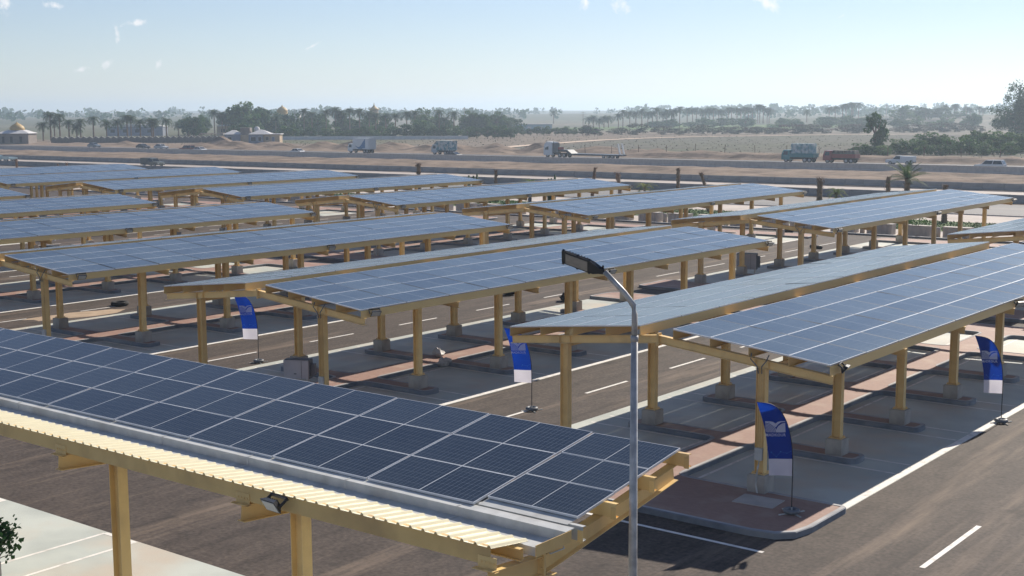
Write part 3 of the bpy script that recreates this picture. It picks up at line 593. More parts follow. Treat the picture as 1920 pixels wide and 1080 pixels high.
# ---------------------------------------------------------------- the near carport (butterfly roof, valley gutter)
def near_carport():
    t = thing('solar_carport', 'nearest solar carport with dark panels, valley gutter and cream corrugated strip', 'carport', (-20, 14.2, 0))
    X1, YL, ZL, sl, px, py = -12.2, 14.604, 4.229, 0.148, 2.23, 1.055
    ox, oy = 20, -14.2            # world to local
    c, s = math.cos(sl), math.sin(sl)
    pm_ = panel_mesh(py - .010, px - .03, GLASSN, fx=.009, fy=.013); pe = panel_mesh(.945, 1.66, GLASSN, fx=.009, fy=.013)
    rnd = random.Random(5); NC = 12
    for k in range(-1, NC):
        for j in range(3):
            tt = (j + .5) * py if k >= 0 else (j + .5) * .955 + .28
            x = X1 - (k + .5) * px if k >= 0 else X1 + .03 + .83
            # local x of the panel points down the slope (towards the camera), local y along the carport
            ob('solar_panel', pm_ if k >= 0 else pe, t, (x + ox, YL + tt * c + oy, ZL + tt * s), (rnd.gauss(0, .0030), sl + rnd.gauss(0, .0030), -math.pi / 2))
    xl, xr = X1 - NC * px, -10.42
    def pbar(name, y, z, h, flip, x0=xl, x1=xr, m=STEEL, w=.075):
        b = MB(); p = cprof(h, w, .006); sg = -1 if flip else 1
        b.prism([(sg * a, q) for a, q in (p if sg == -1 else p[::-1])], (x0 + ox, y + oy, z), (x1 + ox, y + oy, z), (0, 1, 0), (0, 0, 1)); return ob(name, b.mesh(name, m), t)
    for y in (14.71, 15.55, 16.6, 17.62):
        z = ZL + (y - YL) * math.tan(sl) - .045 - .215
        p = pbar('purlin', y, z, .215, False, xl, xr + .12, GALV if y < 14.8 else STEEL)
        b = MB(); b.box(xr + ox + .035, xr + ox + .125, y + oy - .012, y + oy - .002, z - .02, z + .16); ob('cleat', b.mesh('cleat', STEEL), p)
    def zr(y): return ZL + (y - YL) * math.tan(sl) - .265
    YV = 14.12; zv = zr(YV)
    # rafters and columns
    rx = [-10.62 - 4.93 * k for k in range(6)]
    rb = MB(); d = Vector((0, c, s)); up = Vector((0, -s, c))
    ibeam(rb, (0, YV + oy, zv), (0, 17.66 + oy, zr(17.66)), (1, 0, 0), up, .27, .17)
    d2 = Vector((0, -1.17, .10)).normalized(); up2 = Vector((0, .085, 1)).normalized()
    ibeam(rb, (0, YV + oy - .03, zv), (0, 12.98 + oy, zv + .09), (-1, 0, 0), up2, .27, .17)
    rb.box(-.1, .1, YV + oy - .028, YV + oy - .008, zv - .34, zv + .08); rb.box(-.1, .1, YV + oy - .004, YV + oy + .016, zv - .34, zv + .08)
    for z in (-.28, -.18, -.05, .04):
        for x in (-.06, .06): rb.box(x - .014, x + .014, YV + oy - .05, YV + oy + .04, zv + z - .014, zv + z + .014)
    rmesh = rb.mesh('rafter', STEEL); hcol = zv - .285 - .62; cmesh = column_mesh(hcol, .27, .21)
    for x in rx:
        ob('rafter', rmesh, t, (x + ox, 0, 0))
        ob('pedestal', PEDESTAL, t, (x + ox, 14.2 + oy, 0.10)); ob('column', cmesh, t, (x + ox, 14.2 + oy, .62))
    # valley gutter (galvanised trough between the two wings)
    gz = zv + .12
    b = MB(); y0, y1 = 13.74 + oy, 14.46 + oy; xa, xb = xl + ox, xr + ox + .02
    prof = [(y0, gz + .13), (y0 + .02, gz + .13), (y0 + .02, gz + .02), (y1 - .02, gz + .02), (y1 - .02, gz + .165), (y1 + .19, gz + .172), (y1 + .19, gz + .160), (y1, gz + .152), (y1, gz), (y0, gz)]
    b.prism(prof[::-1], (xa, 0, 0), (xb, 0, 0), (0, 1, 0), (0, 0, 1)); gut = ob('gutter', b.mesh('gutter', GALV), t)
    b = MB(); b.box(xb + .002, xb + .012, y0 - .01, y1 + .1, gz - .01, gz + .16); ob('gutter_end', b.mesh('gutter_end', STEEL), gut)
    jm = MB(); jm.box(-.02, .02, y0 + .021, y1 - .015, gz + .021, gz + .028); jm.box(-.02, .02, y1 - .026, y1 - .018, gz + .021, gz + .166); jm.box(-.012, .012, y1 - .016, y1 + .18, gz + .171, gz + .176); jm = jm.mesh('gutter_joint', GALV)
    x = xb - 2.0
    while x > xa: ob('gutter_joint', jm, gut, (x, 0, 0)); x -= 2.35
    b = MB(); b.prism([(14.67 + oy, gz + .18), (14.98 + oy, gz + .215), (14.98 + oy, gz + .222), (14.67 + oy, gz + .187)], (X1 + ox + .02, 0, 0), (xr + ox - .12, 0, 0), (0, 1, 0), (0, 0, 1)); ob('flashing', b.mesh('flashing', GALV), t)
    # corrugated strip of the near wing, sheet by sheet
    ye, yv = 13.06 + oy, 13.86 + oy; ze, zg = zv + .375, zv + .265; rp = .235
    b = MB(); nr = 10; sw = rp * nr; xs = []
    for i in range(nr):
        q = i * rp; xs += [(q, 0), (q + .155, 0), (q + .178, .034), (q + .202, .034), (q + .225, 0)]
    xs += [(sw, 0)]
    vs = [(x, ye, ze + h) for x, h in xs] + [(x, yv, zg + h) for x, h in xs]; n = len(xs)
    vs += [(x, ye, ze + h - .006) for x, h in xs] + [(x, yv, zg + h - .006) for x, h in xs]
    b.add(vs, [(i, i + 1, n + i + 1, n + i) for i in range(n - 1)] + [(2 * n + i + 1, 2 * n + i, 3 * n + i, 3 * n + i + 1) for i in range(n - 1)] + [(2 * n + i, 2 * n + i + 1, i + 1, i) for i in range(n - 1)] + [(n + i, n + i + 1, 3 * n + i + 1, 3 * n + i) for i in range(n - 1)])
    sm = b.mesh('roof_sheet', SHEET); x = xr + ox - .20 - sw; q = 0
    while x > xa - 3: ob('roof_sheet', sm, t, (x, 0, .002 * (q % 2))); x -= sw; q += 1
    # eave beam of the near wing
    eb = pbar('eave_beam', 13.10, ze - .262, .255, False, xl, xr - .25)
    cl = MB(); cl.box(-.16, .16, -.012, -.002, -.05, .12); cl.box(-.2, .2, -.09, -.002, -.06, -.05)
    for x in (-.1, -.03, .04, .11): cl.box(x - .014, x + .014, -.024, -.012, .03, .058)
    cl = cl.mesh('splice_cleat', STEEL)
    for x in rx: ob('splice_cleat', cl, eb, (x + ox - .1, 13.10 + oy, ze - .26))
    floodlight(t, (-14.72 + ox, 12.88 + oy, ze - .1), R(-4), R(32)); floodlight(t, (-30.0 + ox, 12.88 + oy, ze - .1), R(-4), R(32)).scale = (1.2, 1.2, 1.2)
    # inner beams at the open end
    pbar('end_channel', 13.62, zv + .08, .17, True, xl, xr - .1)
    b = MB(); b.tube([(xr + ox - .05, 14.42 + oy, gz + .05), (xr + ox + .02, 14.40 + oy, gz - .06), (xr + ox - .1, 14.25 + oy, gz - .12), (xr + ox - .3, 14.2 + oy, gz - .08)], .012, 6); ob('cable', b.mesh('cable', GALV), t)
    # its paved bays
    pad = sheet('parking_bays', -52, -9, 6.5, 18.1, 0.009, PAD)
    for x in (-37.9, -36.75, -32.2, -31.05, -26.62, -25.46, -21.0, -19.85, -15.4, -14.2):
        ob('painted_line', LINEQ, pad, (x - .05, 12.0, .013), (0, 0, 0), (.10, 6.0, 1))
        if int(x * 100) in (-2662, -3220, -2100): ob('painted_line', LINEQ, pad, (x, 17.95, .0135), (0, 0, 0), (1.2, .12, 1))
near_carport()

# ---------------------------------------------------------------- street lamp
def street_lamp():
    t = thing('street_lamp', 'galvanised steel street lamp with black LED head in the foreground', 'street lamp', (-10.15, 15.78, 0))
    k = 1.0
    b = MB(); b.tube([(0, 0, 0.02), (0, 0, 3.0), (0, 0, 6.78)], [.085, .068, .050], 16); b.tube([(0, 0, 6.72), (0, 0, 6.80)], [.058, .058], 16); b.tube([(0, 0, 0.0), (0, 0, .03)], .2, 16)
    ob('pole', b.mesh('pole', GALVPOLE, True), t)
    rt = Vector((-0.80, -0.36, 0)).normalized()
    pts = [Vector((0, 0, 6.76)), Vector((0, 0, 7.12)), Vector((0, 0, 7.24)) + rt * .02, Vector((0, 0, 7.33)) + rt * .08, Vector((0, 0, 7.42)) + rt * .15, Vector((0, 0, 7.72)) + rt * .44]
    b = MB(); b.tube(pts, [.043, .043, .042, .041, .040, .038], 14); ob('arm', b.mesh('arm', GALVPOLE, True), t)
    h = thing_part = bpy.data.objects.new('lamp_head', None)
    # head as its own mesh: flat tapered housing, glass face turned down and towards the viewer
    hb = MB()
    prof = [(0, .055, .05), (.10, .085, .065), (.20, .16, .06), (.30, .185, .05), (.74, .185, .042), (.80, .165, .03)]
    rings = []
    for x, w, th in prof: rings.append([(x, -w, -th * .55), (x, w, -th * .55), (x, w * .94, th * .45), (x, -w * .94, th * .45)])
    vs = [p for r in rings for p in r]; n = len(rings)
    hb.add(vs, [(i * 4 + k, i * 4 + (k + 1) % 4, (i + 1) * 4 + (k + 1) % 4, (i + 1) * 4 + k) for i in range(n - 1) for k in range(4)] + [(3, 2, 1, 0), tuple((n - 1) * 4 + k for k in range(4))])
    for i in range(7): hb.box(.33 + .055 * i, .345 + .055 * i, -.16, .16, .018, .05)
    for x in (.28, .5, .77):
        for s in (-1, 1): hb.box(x - .02, x + .02, s * .186 - .012, s * .186 + .012, -.035, .012)
    hb.box(.02, .05, .07, .14, 0, .02); hb.box(.14, .19, -.03, .03, .025, .075)
    tip = pts[-1]; d = (pts[-1] - pts[-2]).normalized()
    hd = Vector((-0.86, -0.30, 0.30)).normalized(); side = Vector((-0.02, 0.72, 0.70)).cross(hd).normalized(); upv = hd.cross(side)
    head = ob('lamp_head', hb.mesh('lamp_head', BLACKP), t)
    head.matrix_local = Matrix(((hd.x, side.x, upv.x, tip.x), (hd.y, side.y, upv.y, tip.y), (hd.z, side.z, upv.z, tip.z), (0, 0, 0, 1))) @ Matrix.Diagonal((.84, .84, .84, 1))
    bpy.data.objects.remove(h)
    l = MB(); l.box(.31, .72, -.145, .145, -.034, -.0285); ob('lens', l.mesh('lens', LENSD), head)
street_lamp()

# ---------------------------------------------------------------- feather flags
def feather_flag(label, loc, k, yaw, rip):
    """base at loc, flag in the plane of local x (left of the pole = -x) and z"""
    t = thing('feather_flag', label, 'flag', loc, yaw, 'blue feather flags in the car park')
    PP = [(0, 0), (0, .60), (.002, 1.0), (-.01, 1.45), (-.05, 1.8), (-.12, 2.1), (-.21, 2.34), (-.34, 2.55), (-.52, 2.69), (-.72, 2.75), (-.93, 2.775)]
    def pole(i):            # Catmull-Rom through the measured pole line
        k = min(int(i), len(PP) - 2); f = i - k
        p = [Vector(PP[min(max(k + q, 0), len(PP) - 1)]) for q in (-1, 0, 1, 2)]
        r = 0.5 * ((2 * p[1]) + (p[2] - p[0]) * f + (2 * p[0] - 5 * p[1] + 4 * p[2] - p[3]) * f * f + (3 * p[1] - p[0] - 3 * p[2] + p[3]) * f ** 3)
        return r
    def cy(x, z, off=0.0):  # folds of the cloth
        a = min(1, max(0, -x / .6)); return .030 * math.sin(x * 7 + z * 3.1 + rip) * a + .016 * math.sin(z * 8 + rip) * a + off
    b = MB(); b.tube([(pole(i / 3).x, 0, pole(i / 3).y + .05) for i in range(31)], [.015 - .009 * i / 30 for i in range(31)], 8); ob('pole', b.mesh('pole', BLACKP, True), t)
    Z0, ZB = .90, 1.33
    def free(v):
        z = Z0 + .03 + (2.79 - Z0 - .03) * v; return Vector((-.59 - .34 * v ** 2.2, z))
    def row(v):
        return pole(1.75 + .98 * v / .225 if v < .225 else 2.73 + 7.27 * ((v - .225) / .775) ** .9)
    def patch(v0, v1, nu, nv):
        m = MB(); vs = []
        for j in range(nv + 1):
            v = v0 + (v1 - v0) * j / nv; p, e = row(v), free(v)
            for i in range(nu + 1):
                q = p.lerp(e, i / nu); vs.append((q.x, cy(q.x, q.y), q.y + .05))
        m.add(vs, [(j * (nu + 1) + i, (j + 1) * (nu + 1) + i, (j + 1) * (nu + 1) + i + 1, j * (nu + 1) + i + 1) for j in range(nv) for i in range(nu)]); return m
    blue = ob('banner', patch(.225, 1, 10, 30).mesh('banner', FLAGB, True), t)
    ob('white_band', patch(0, .225, 10, 8).mesh('white_band', FLAGW, True), t)
    # emblem: open book drawn with arcs, and the lettering under it; both follow the cloth
    def warp(ex, ez, off): return (-.455 + ex + .06 * ez * -1, cy(-.455 + ex, 2.15 + ez, off), 2.15 + ez + .05)
    em = MB(); W, Hh = .245, .140
    def strip(pa, pb):
        n = len(pa)
        vs = [warp(x, z, -.006) for x, z in pa] + [warp(x, z, -.006) for x, z in pb]
        em.add(vs, [(i, n + i, n + i + 1, i + 1) for i in range(n - 1)])
    xs = [i * W / 14 for i in range(15)]
    strip([(x, -Hh) for x in xs], [(x, -Hh + 1.66 * Hh * math.sqrt(max(0, 1 - ((x - W) / W) ** 2))) for x in xs])      # right page, solid
    for i in range(7):         # left page, arcs
        r0 = .036 + i * .036; r1 = r0 + .021
        def arc(r): return [(-W + r * math.cos(R(90) * k / 12) * .97, -Hh + r * math.sin(R(90) * k / 12) * .95) for k in range(13)]
        strip(arc(r0), arc(r1))
    strip([(-W, Hh * .82), (-.15, Hh * .80), (-.08, Hh * .45), (0, -.01), (.07, Hh * .5), (.14, Hh * .80), (W, Hh * .84)], [(-W, Hh), (-.12, Hh), (-.06, Hh * .92), (0, Hh * .62), (.06, Hh * .92), (.12, Hh), (W, Hh)])
    ob('emblem', em.mesh('emblem', FLAGE), blue)
    cu = bpy.data.curves.new('lettering', 'FONT'); cu.body = 'MADKOUR'; cu.size = .105; cu.align_x = 'CENTER'; cu.space_character = 1.08; cu.resolution_u = 2; cu.offset = .0022
    tmp = bpy.data.objects.new('tmp', cu); COL.objects.link(tmp); bpy.context.view_layer.update()
    me = bpy.data.meshes.new_from_object(tmp.evaluated_get(bpy.context.evaluated_depsgraph_get())); bpy.data.objects.remove(tmp)
    sx = 2 * W / max(.01, max(v.co.x for v in me.vertices) - min(v.co.x for v in me.vertices))
    for v in me.vertices: v.co = warp(v.co.x * sx, v.co.y - Hh - .10, -.007)
    me.materials.clear(); me.materials.append(FLAGE); me.name = 'lettering'; ob('lettering', me, blue)
    # faint network of dots and lines low on the blue cloth
    nb = MB(); dots = [(-.12, -.64, .014), (.11, -.63, .014), (.26, -.67, .010), (.36, -.62, .009), (0, -.76, .008)]
    for x, z, r in dots:
        vs = [warp(x + r * math.cos(2 * math.pi * q / 8), z + r * math.sin(2 * math.pi * q / 8), -.006) for q in range(8)]; nb.add(vs, [tuple(range(7, -1, -1))])
    for a, c in ((0, 4), (4, 1), (1, 2), (2, 3)):
        (x0, z0, _), (x1, z1, _) = dots[a], dots[c]; dx, dz = x1 - x0, z1 - z0; ln = math.hypot(dx, dz); px_, pz_ = -dz / ln * .0022, dx / ln * .0022
        nb.add([warp(x0 - px_, z0 - pz_, -.006), warp(x1 - px_, z1 - pz_, -.006), warp(x1 + px_, z1 + pz_, -.006), warp(x0 + px_, z0 + pz_, -.006)], [(0, 1, 2, 3), (3, 2, 1, 0)])
    ob('dot_pattern', nb.mesh('dot_pattern', MATS.get('flag_dots') or pm('flag_dots', (0.05, 0.25, 0.62), None, 2, .7)), blue)
    # water-ring base with cross feet
    b = MB(); rg = []
    for i in range(20):
        a = 2 * math.pi * i / 20
        for j in range(8):
            c = 2 * math.pi * j / 8; r = .155 + .062 * math.cos(c); rg.append((r * math.cos(a), r * math.sin(a), .075 + .06 * math.sin(c)))
    b.add(rg, [(i * 8 + j, ((i + 1) % 20) * 8 + j, ((i + 1) % 20) * 8 + (j + 1) % 8, i * 8 + (j + 1) % 8) for i in range(20) for j in range(8)])
    ob('base_ring', b.mesh('base_ring', GREYP, True), t)
    b = MB()
    for a in (20, 110): 
        c, s = math.cos(R(a)), math.sin(R(a)); b.prism([(-.018, 0), (.018, 0), (.018, .025), (-.018, .025)], (-.38 * c, -.38 * s, .004), (.38 * c, .38 * s, .004), (-s, c, 0), (0, 0, 1))
    b.tube([(0, 0, .01), (0, 0, .16)], .02, 8); ob('base_cross', b.mesh('base_cross', GALV), t)
YAW = R(38)
feather_flag('blue and white feather flag standing on the red island in the right foreground', (-14.0, 28.95, .155), 1, YAW + R(4), 0.3)
feather_flag('blue and white feather flag in the aisle left of the street lamp pole', (-26.35, 34.62, .004), 1, YAW - R(3), 1.7)
feather_flag('blue and white feather flag farthest left, before the second carport', (-40.42, 34.87, .004), 1, YAW + R(6), 3.1)
feather_flag('blue and white feather flag at the right edge beside the road', (-13.2, 42.28, .012), 1, YAW - R(6), 4.4)

# ---------------------------------------------------------------- vegetation
def palm_crown(seed, n=30, fl=3.6, stiff=0.5):
    rnd = random.Random(seed); b = MB()
    for i in range(n):
        a = 2.399 * i + rnd.uniform(-.2, .2); e0 = R(82 - 88 * (i / n) + rnd.uniform(-6, 6)); L = fl * rnd.uniform(.85, 1.1) * (0.82 + .18 * math.sin(math.pi * i / n))
        p = Vector((0, 0, 0)); pts = [p.copy()]; e = e0; st = 7
        for k in range(st):
            d = Vector((math.cos(a) * math.cos(e), math.sin(a) * math.cos(e), math.sin(e))); p = p + d * (L / st); pts.append(p.copy()); e -= R(15 + 9 * k * .35) * (1.25 - stiff)
        side = Vector((-math.sin(a), math.cos(a), 0))
        for k in range(st):
            p0, p1 = pts[k], pts[k + 1]; d = (p1 - p0); dn = d.normalized(); w0 = .05
            for j in range(3):
                q0 = p0 + d * (j / 3); q1 = p0 + d * ((j + .8) / 3); f = (k + j / 3) / st
                ln = fl * .20 * (math.sin(math.pi * min(1, .18 + .78 * f)) + .1)
                for s in (1, -1):
                    tip = q1 + side * s * ln + dn * ln * .75 - Vector((0, 0, ln * .35))
                    b.add([q0, q1, tip], [(0, 1, 2)])
            up = side.cross(dn) * .02
            b.add([p0 - side * .03, p0 + side * .03, p1 + side * .02, p1 - side * .02], [(0, 1, 2, 3)])
    return b
PC = [palm_crown(s, n, fl, st).mesh('crown', PALMLEAF) for s, n, fl, st in ((1, 34, 3.4, .55), (2, 30, 3.7, .45), (3, 38, 3.2, .6), (4, 26, 3.5, .35))]
def trunk_mesh(seed, h=1.0, r=.26, bend=.0):
    rnd = random.Random(seed); b = MB(); pts = []; rads = []
    for i in range(9):
        t = i / 8; pts.append((bend * t * t, 0, h * t)); rads.append(r * (1.25 - .35 * t + (.06 if i % 2 else -.04)))
    b.tube(pts, rads, 8); return b.mesh('trunk', PALMBARK)
PT = [trunk_mesh(1), trunk_mesh(2, 1, .28, .06), trunk_mesh(3, 1, .24, -.05)]
def palm(label, x, y, top, group, i, name='palm_tree', cs=1.0):
    rnd = random.Random(i * 13 + int(x)); z0 = hgt(x, y); h = max(2.0, top - z0 - 1.4 * cs)
    t = thing(name, label, 'palm tree', (x, y, z0 - .1), rnd.uniform(0, 6.28), group)
    ob('trunk', PT[i % 3], t, (0, 0, 0), (0, 0, 0), (1, 1, h)); bend = (0, .06, -.05)[i % 3]
    ob('crown', PC[i % 4], t, (bend, 0, h - .05), (rnd.uniform(-.08, .08), rnd.uniform(-.08, .08), 0), (cs, cs, cs)); return t
def leaf_crown(seed, n, rx, rz, clumps, leaf, m, flat=0.0, rag=.35):
    """clumps of leaf faces spread through the crown's volume; unit-ish sizes in metres"""
    rnd = random.Random(seed); b = MB(); cs = []
    for _ in range(clumps):
        while True:
            p = Vector((rnd.uniform(-1, 1), rnd.uniform(-1, 1), rnd.uniform(-1, 1)))
            if .35 < p.length < 1: break
        p = Vector((p.x * rx, p.y * rx, p.z * rz)); cs.append((p, rnd.uniform(.22, rag) * rx))
    for _ in range(n):
        c, r = rnd.choice(cs)
        v = Vector((rnd.gauss(0, 1), rnd.gauss(0, 1), rnd.gauss(0, 1))).normalized() * r * rnd.uniform(.55, 1.0) ** .5; v.z *= .8
        p = c + v; nrm = (v.normalized() + Vector((rnd.gauss(0, .6), rnd.gauss(0, .6), rnd.gauss(.3, .6)))).normalized()
        a = nrm.orthogonal().normalized(); q = nrm.cross(a); an = rnd.uniform(0, 6.28); a, q = a * math.cos(an) + q * math.sin(an), q * math.cos(an) - a * math.sin(an)
        l = leaf * rnd.uniform(.6, 1.3)
        b.add([p - a * l, p + q * l * .5, p + a * l, p - q * l * .5], [(0, 1, 2, 3)])
    return b
def tree_trunk(seed, h, r, limbs=4, spread=.5):
    rnd = random.Random(seed); b = MB(); b.tube([(0, 0, 0), (.04 * h, 0, h * .5), (0, .03 * h, h)], [r, r * .75, r * .5], 7)
    for i in range(limbs):
        a = 6.28 * i / limbs + rnd.uniform(-.4, .4); d = Vector((math.cos(a) * spread, math.sin(a) * spread, 1)) * h * .6
        b.tube([(0, 0, h * .55), Vector((0, 0, h * .55)) + d * .5, Vector((0, 0, h * .6)) + d], [r * .5, r * .32, r * .12], 5)
    return b.mesh('trunk', BARK)
TT = [tree_trunk(i, 1.0, .045, 5, .6) for i in range(3)]
# unit crowns: radius 1, half-height 1
BC = [leaf_crown(10 + i, 1500, .86, .86, 26, .10, m, rag=.42).mesh('crown', m) for i, m in enumerate((LEAF, LEAF, LEAFG, LEAFG))]
BP = [leaf_crown(30 + i, 1300, .88, .85, 30, .085, LEAFP, rag=.38).mesh('crown', LEAFP) for i in range(2)]
def tree(label, x, y, top, rad, group, i, kind='tree', crowns=BC, low=.3, name='broadleaf_tree'):
    rnd = random.Random(i * 7 + int(x) + int(y)); z0 = hgt(x, y); H = max(1.0, top - z0)
    cz = H * (1 + low) / 2; hz = H * (1 - low) / 2
    t = thing(name, label, kind, (x, y, z0 - .05), rnd.uniform(0, 6.28), group)
    ob('trunk', TT[i % 3], t, (0, 0, 0), (0, 0, 0), (H * .75, H * .75, H * .72)); ob('crown', crowns[i % len(crowns)], t, (0, 0, cz), (0, 0, 0), (rad, rad, hz * 1.08)); return t
PALM_FENCE = [(-452,287,7.2),(-450,289,10.9),(-449,290,8.0),(-447,291,10.6),(-444,293,8.1),(-442,295,6.1),(-441,296,8.3),(-437,299,9.4),(-433,302,7.8),(-430,305,8.1),(-427,307,9.7),(-426,308,9.7),(-423,310,8.1),(-420,313,8.4),(-419,313,8.2),(-415,316,8.7)]
PALM_GROVE = [(-489,379,6.6),(-485,382,6.4),(-476,389,11.7),(-473,391,11.1),(-472,392,9.9),(-454,406,8.6),(-444,414,12.1),(-441,416,10.9),(-436,420,11.6),(-433,423,12.6),(-431,424,11.2),(-414,413,12.3),(-410,415,11.9),(-407,418,10.9),(-405,420,9.9),(-401,422,10.1),(-398,425,9.9),(-394,428,10.6),(-391,430,10.9),(-383,437,11.4),(-381,438,8.0),(-378,441,10.5),(-359,455,6.4)]
TREE_GROVE = [(-453,356,9.4,7),(-439,348,8.7,6),(-442,353,8.0,6),(-512,412,9.2,7),(-486,406,12.4,9),(-468,395,13.7,10),(-458,391,14.6,11),(-463,399,14.9,11),(-453,394,13.9,10),(-458,403,12.2,8),(-432,373,9.7,9),(-487,431,11.6,7),(-491,441,11.6,7),(-465,423,9.6,7),(-455,418,9.8,6),(-450,422,9.8,7),(-453,432,10.2,8),(-431,425,10.2,7),(-429,477,12.0,8),(-385,460,10.6,8),(-383,462,11.1,9),(-375,456,9.4,8),(-374,457,8.2,7)]
BUSH_GROVE = [(-399,336,6.1,6),(-400,341,6.4,6),(-392,354,5.1,6),(-389,356,5.5,7),(-390,361,5.0,5),(-383,361,4.6,5),(-378,364,4.2,6),(-375,367,4.6,6),(-367,366,4.2,6),(-360,365,4.6,6),(-359,369,4.6,5),(-357,373,4.9,6),(-352,375,5.3,6),(-347,376,5.7,6),(-347,383,6.9,8),(-345,384,6.5,7),(-338,383,5.3,7),(-335,386,5.3,6),(-329,384,4.9,6),(-325,387,4.5,6),(-322,389,4.8,6),(-316,388,4.7,5),(-314,390,4.9,5),(-311,391,5.0,6),(-308,392,4.5,5)]
ORCHARD = [(-344,442,4.2),(-342,444,3.8),(-339,445,3.5),(-337,447,4.0),(-335,449,3.6),(-333,450,4.1),(-331,452,3.8),(-329,454,3.4),(-327,455,3.9),(-325,457,3.5),(-322,459,4.1),(-320,460,3.7),(-318,462,3.3)]
PALM_RIDGE = [(-592,806,10.9),(-457,658,7.0),(-455,660,7.8),(-452,662,6.3),(-450,664,7.4),(-448,666,7.5),(-443,669,8.7),(-441,671,11.3),(-438,674,10.2),(-435,676,10.2),(-432,678,11.6),(-429,680,10.0),(-427,682,9.9),(-425,684,12.1),(-422,686,9.4),(-420,687,11.7),(-418,689,10.1),(-417,690,11.4),(-414,692,12.8)]
PALM_ROW = [(-462,782,12.3),(-459,784,11.8),(-457,786,12.4),(-454,788,11.2),(-452,789,11.2),(-450,791,12.2),(-448,793,12.3),(-445,795,11.1),(-443,796,10.8),(-440,799,12.6),(-438,800,12.7),(-435,802,12.2),(-433,804,11.9),(-431,806,12.7),(-429,807,12.5),(-427,809,12.2),(-424,811,14.3),(-423,812,14.4),(-421,813,13.6),(-419,815,11.5),(-418,816,11.7),(-398,832,10.5),(-386,841,12.5),(-383,844,13.0),(-379,847,14.0),(-377,848,14.6),(-374,850,15.6),(-394,898,15.7),(-391,901,15.7),(-342,939,13.5),(-337,943,14.4),(-336,944,14.1),(-330,948,11.9),(-328,950,11.5),(-323,954,12.8),(-321,956,11.5)]
HEDGE = [(-320,461,4.7,6,3.5),(-317,463,3.1,5,3),(-319,481,3.4,8,3),(-312,486,4.9,10,5),(-303,493,3.5,11,4),(-297,498,2.8,8,3),(-294,507,4.3,10,4.5),(-288,509,2.7,5,3),(-283,513,2.6,9,3.5),(-279,516,3.1,9,3.5),(-275,521,3.0,10,3.5),(-271,525,2.5,9,3),(-266,528,2.7,8,3),(-262,534,4.3,12,4.5),(-258,538,4.0,12,4.5),(-253,544,3.0,10,4),(-245,553,3.9,12,4.5),(-240,557,2.7,9,4),(-230,575,2.2,9,3),(-225,578,2.9,9,4),(-221,581,2.0,8,3),(-217,591,3.5,12,4.5),(-211,598,3.7,12,4.5),(-205,604,2.5,7,3)]
FARBLOB = [(-403,701,6.9,8),(-389,699,5.9,8),(-387,777,5.1,9),(-372,802,5.9,9),(-343,774,7.7,8),(-306,726,8.4,9),(-340,852,12.9,14),(-337,867,12.6,13),(-327,862,12.8,12),(-319,868,11.8,12),(-316,896,9.2,9),(-309,901,7.7,9),(-240,701,9.1,6),(-357,864,4.5,9)]
RBUSH = [(-120,277,2.6,3.2),(-117,277,2.4,3),(-114,276,2.2,3.2),(-115,284,2.7,3.4),(-116,290,3.3,3.6),(-112,284,3.2,3.4),(-112,289,3.4,3.6),(-107,282,2.9,3),(-114,304,4.6,5),(-112,304,4.6,4.5),(-104,289,3.9,3.6),(-105,299,4.1,4),(-100,290,3.9,4),(-106,314,5.5,5),(-102,311,4.8,4.6),(-96,296,4.1,4),(-98,311,4.6,4.6),(-98,315,4.9,4.6),(-93,308,4.4,4.2),(-95,286,2.9,3),(-91,290,2.9,3),(-103,281,2.7,2.6),(-92,310,4.9,4.5)]
for i, (x, y, t) in enumerate(PALM_FENCE): palm(f'date palm behind the gabled fence, {nth(i)} from the domed gatehouse', x, y, t, 'palms behind the gabled fence', i, cs=1.1)
for i, (x, y, t) in enumerate(PALM_GROVE): palm(f'tall date palm of the grove behind the house, {nth(i)} from its left end', x, y, t, 'palms of the grove', i, cs=1.25)
for i, (x, y, t) in enumerate(PALM_RIDGE):
    palm('lone far date palm on the empty skyline right of the grove' if i == 0 else f'hazy date palm above the purple hedge, {nth(i - 1)} from the left', x, y, t, 'palms on the far rise', i, cs=1.35)
for i, (x, y, t) in enumerate(PALM_ROW): palm(f'hazy far palm of the long row before the pale green field, {nth(i)} from the left', x, y, t, 'far palm row', i + 1, cs=1.35)
for i, (x, y, t, r) in enumerate(TREE_GROVE): tree(f'dark broadleaf tree rising among the grove palms, {nth(i)} counting from the left', x, y, t, r * .62, 'broadleaf trees of the grove', i, low=.12)
for i, (x, y, t, r) in enumerate(BUSH_GROVE): tree(f'low green tree along the front of the grove, {nth(i)} from the house', x, y, t, r * .6, 'low trees before the grove', i, low=.1)
for i, (x, y, t) in enumerate(ORCHARD): tree(f'small bright green orchard tree at mid field, {nth(i)} from the left', x, y, t, 2.3, 'orchard trees', i + 2, low=.15)
for i, (x, y, t, r, h) in enumerate(HEDGE): tree(f'rounded dusty purple-green bush at the field edge, {nth(i)} from the left', x, y, max(t, hgt(x, y) + h), r * .62, 'rounded bushes at the field edge', i, 'bush', BP, .0, 'rounded_bush')
for i, (x, y, t, r) in enumerate(FARBLOB): tree(f'far hazy tree below the skyline on the right, {nth(i)} from the left', x, y, t, r * .75, 'far hazy trees', i, low=.05)
for i, (x, y, t, r) in enumerate(RBUSH): tree(f'leafy green shrub behind the roadside berm at the right, {nth(i)} from the left', x, y, t + .2, r * .85, 'shrubs behind the berm', i + 2, 'shrub', [BC[2], BC[3], BC[2], BC[0]], .0, 'leafy_shrub')
rnd = random.Random(61); k = 0
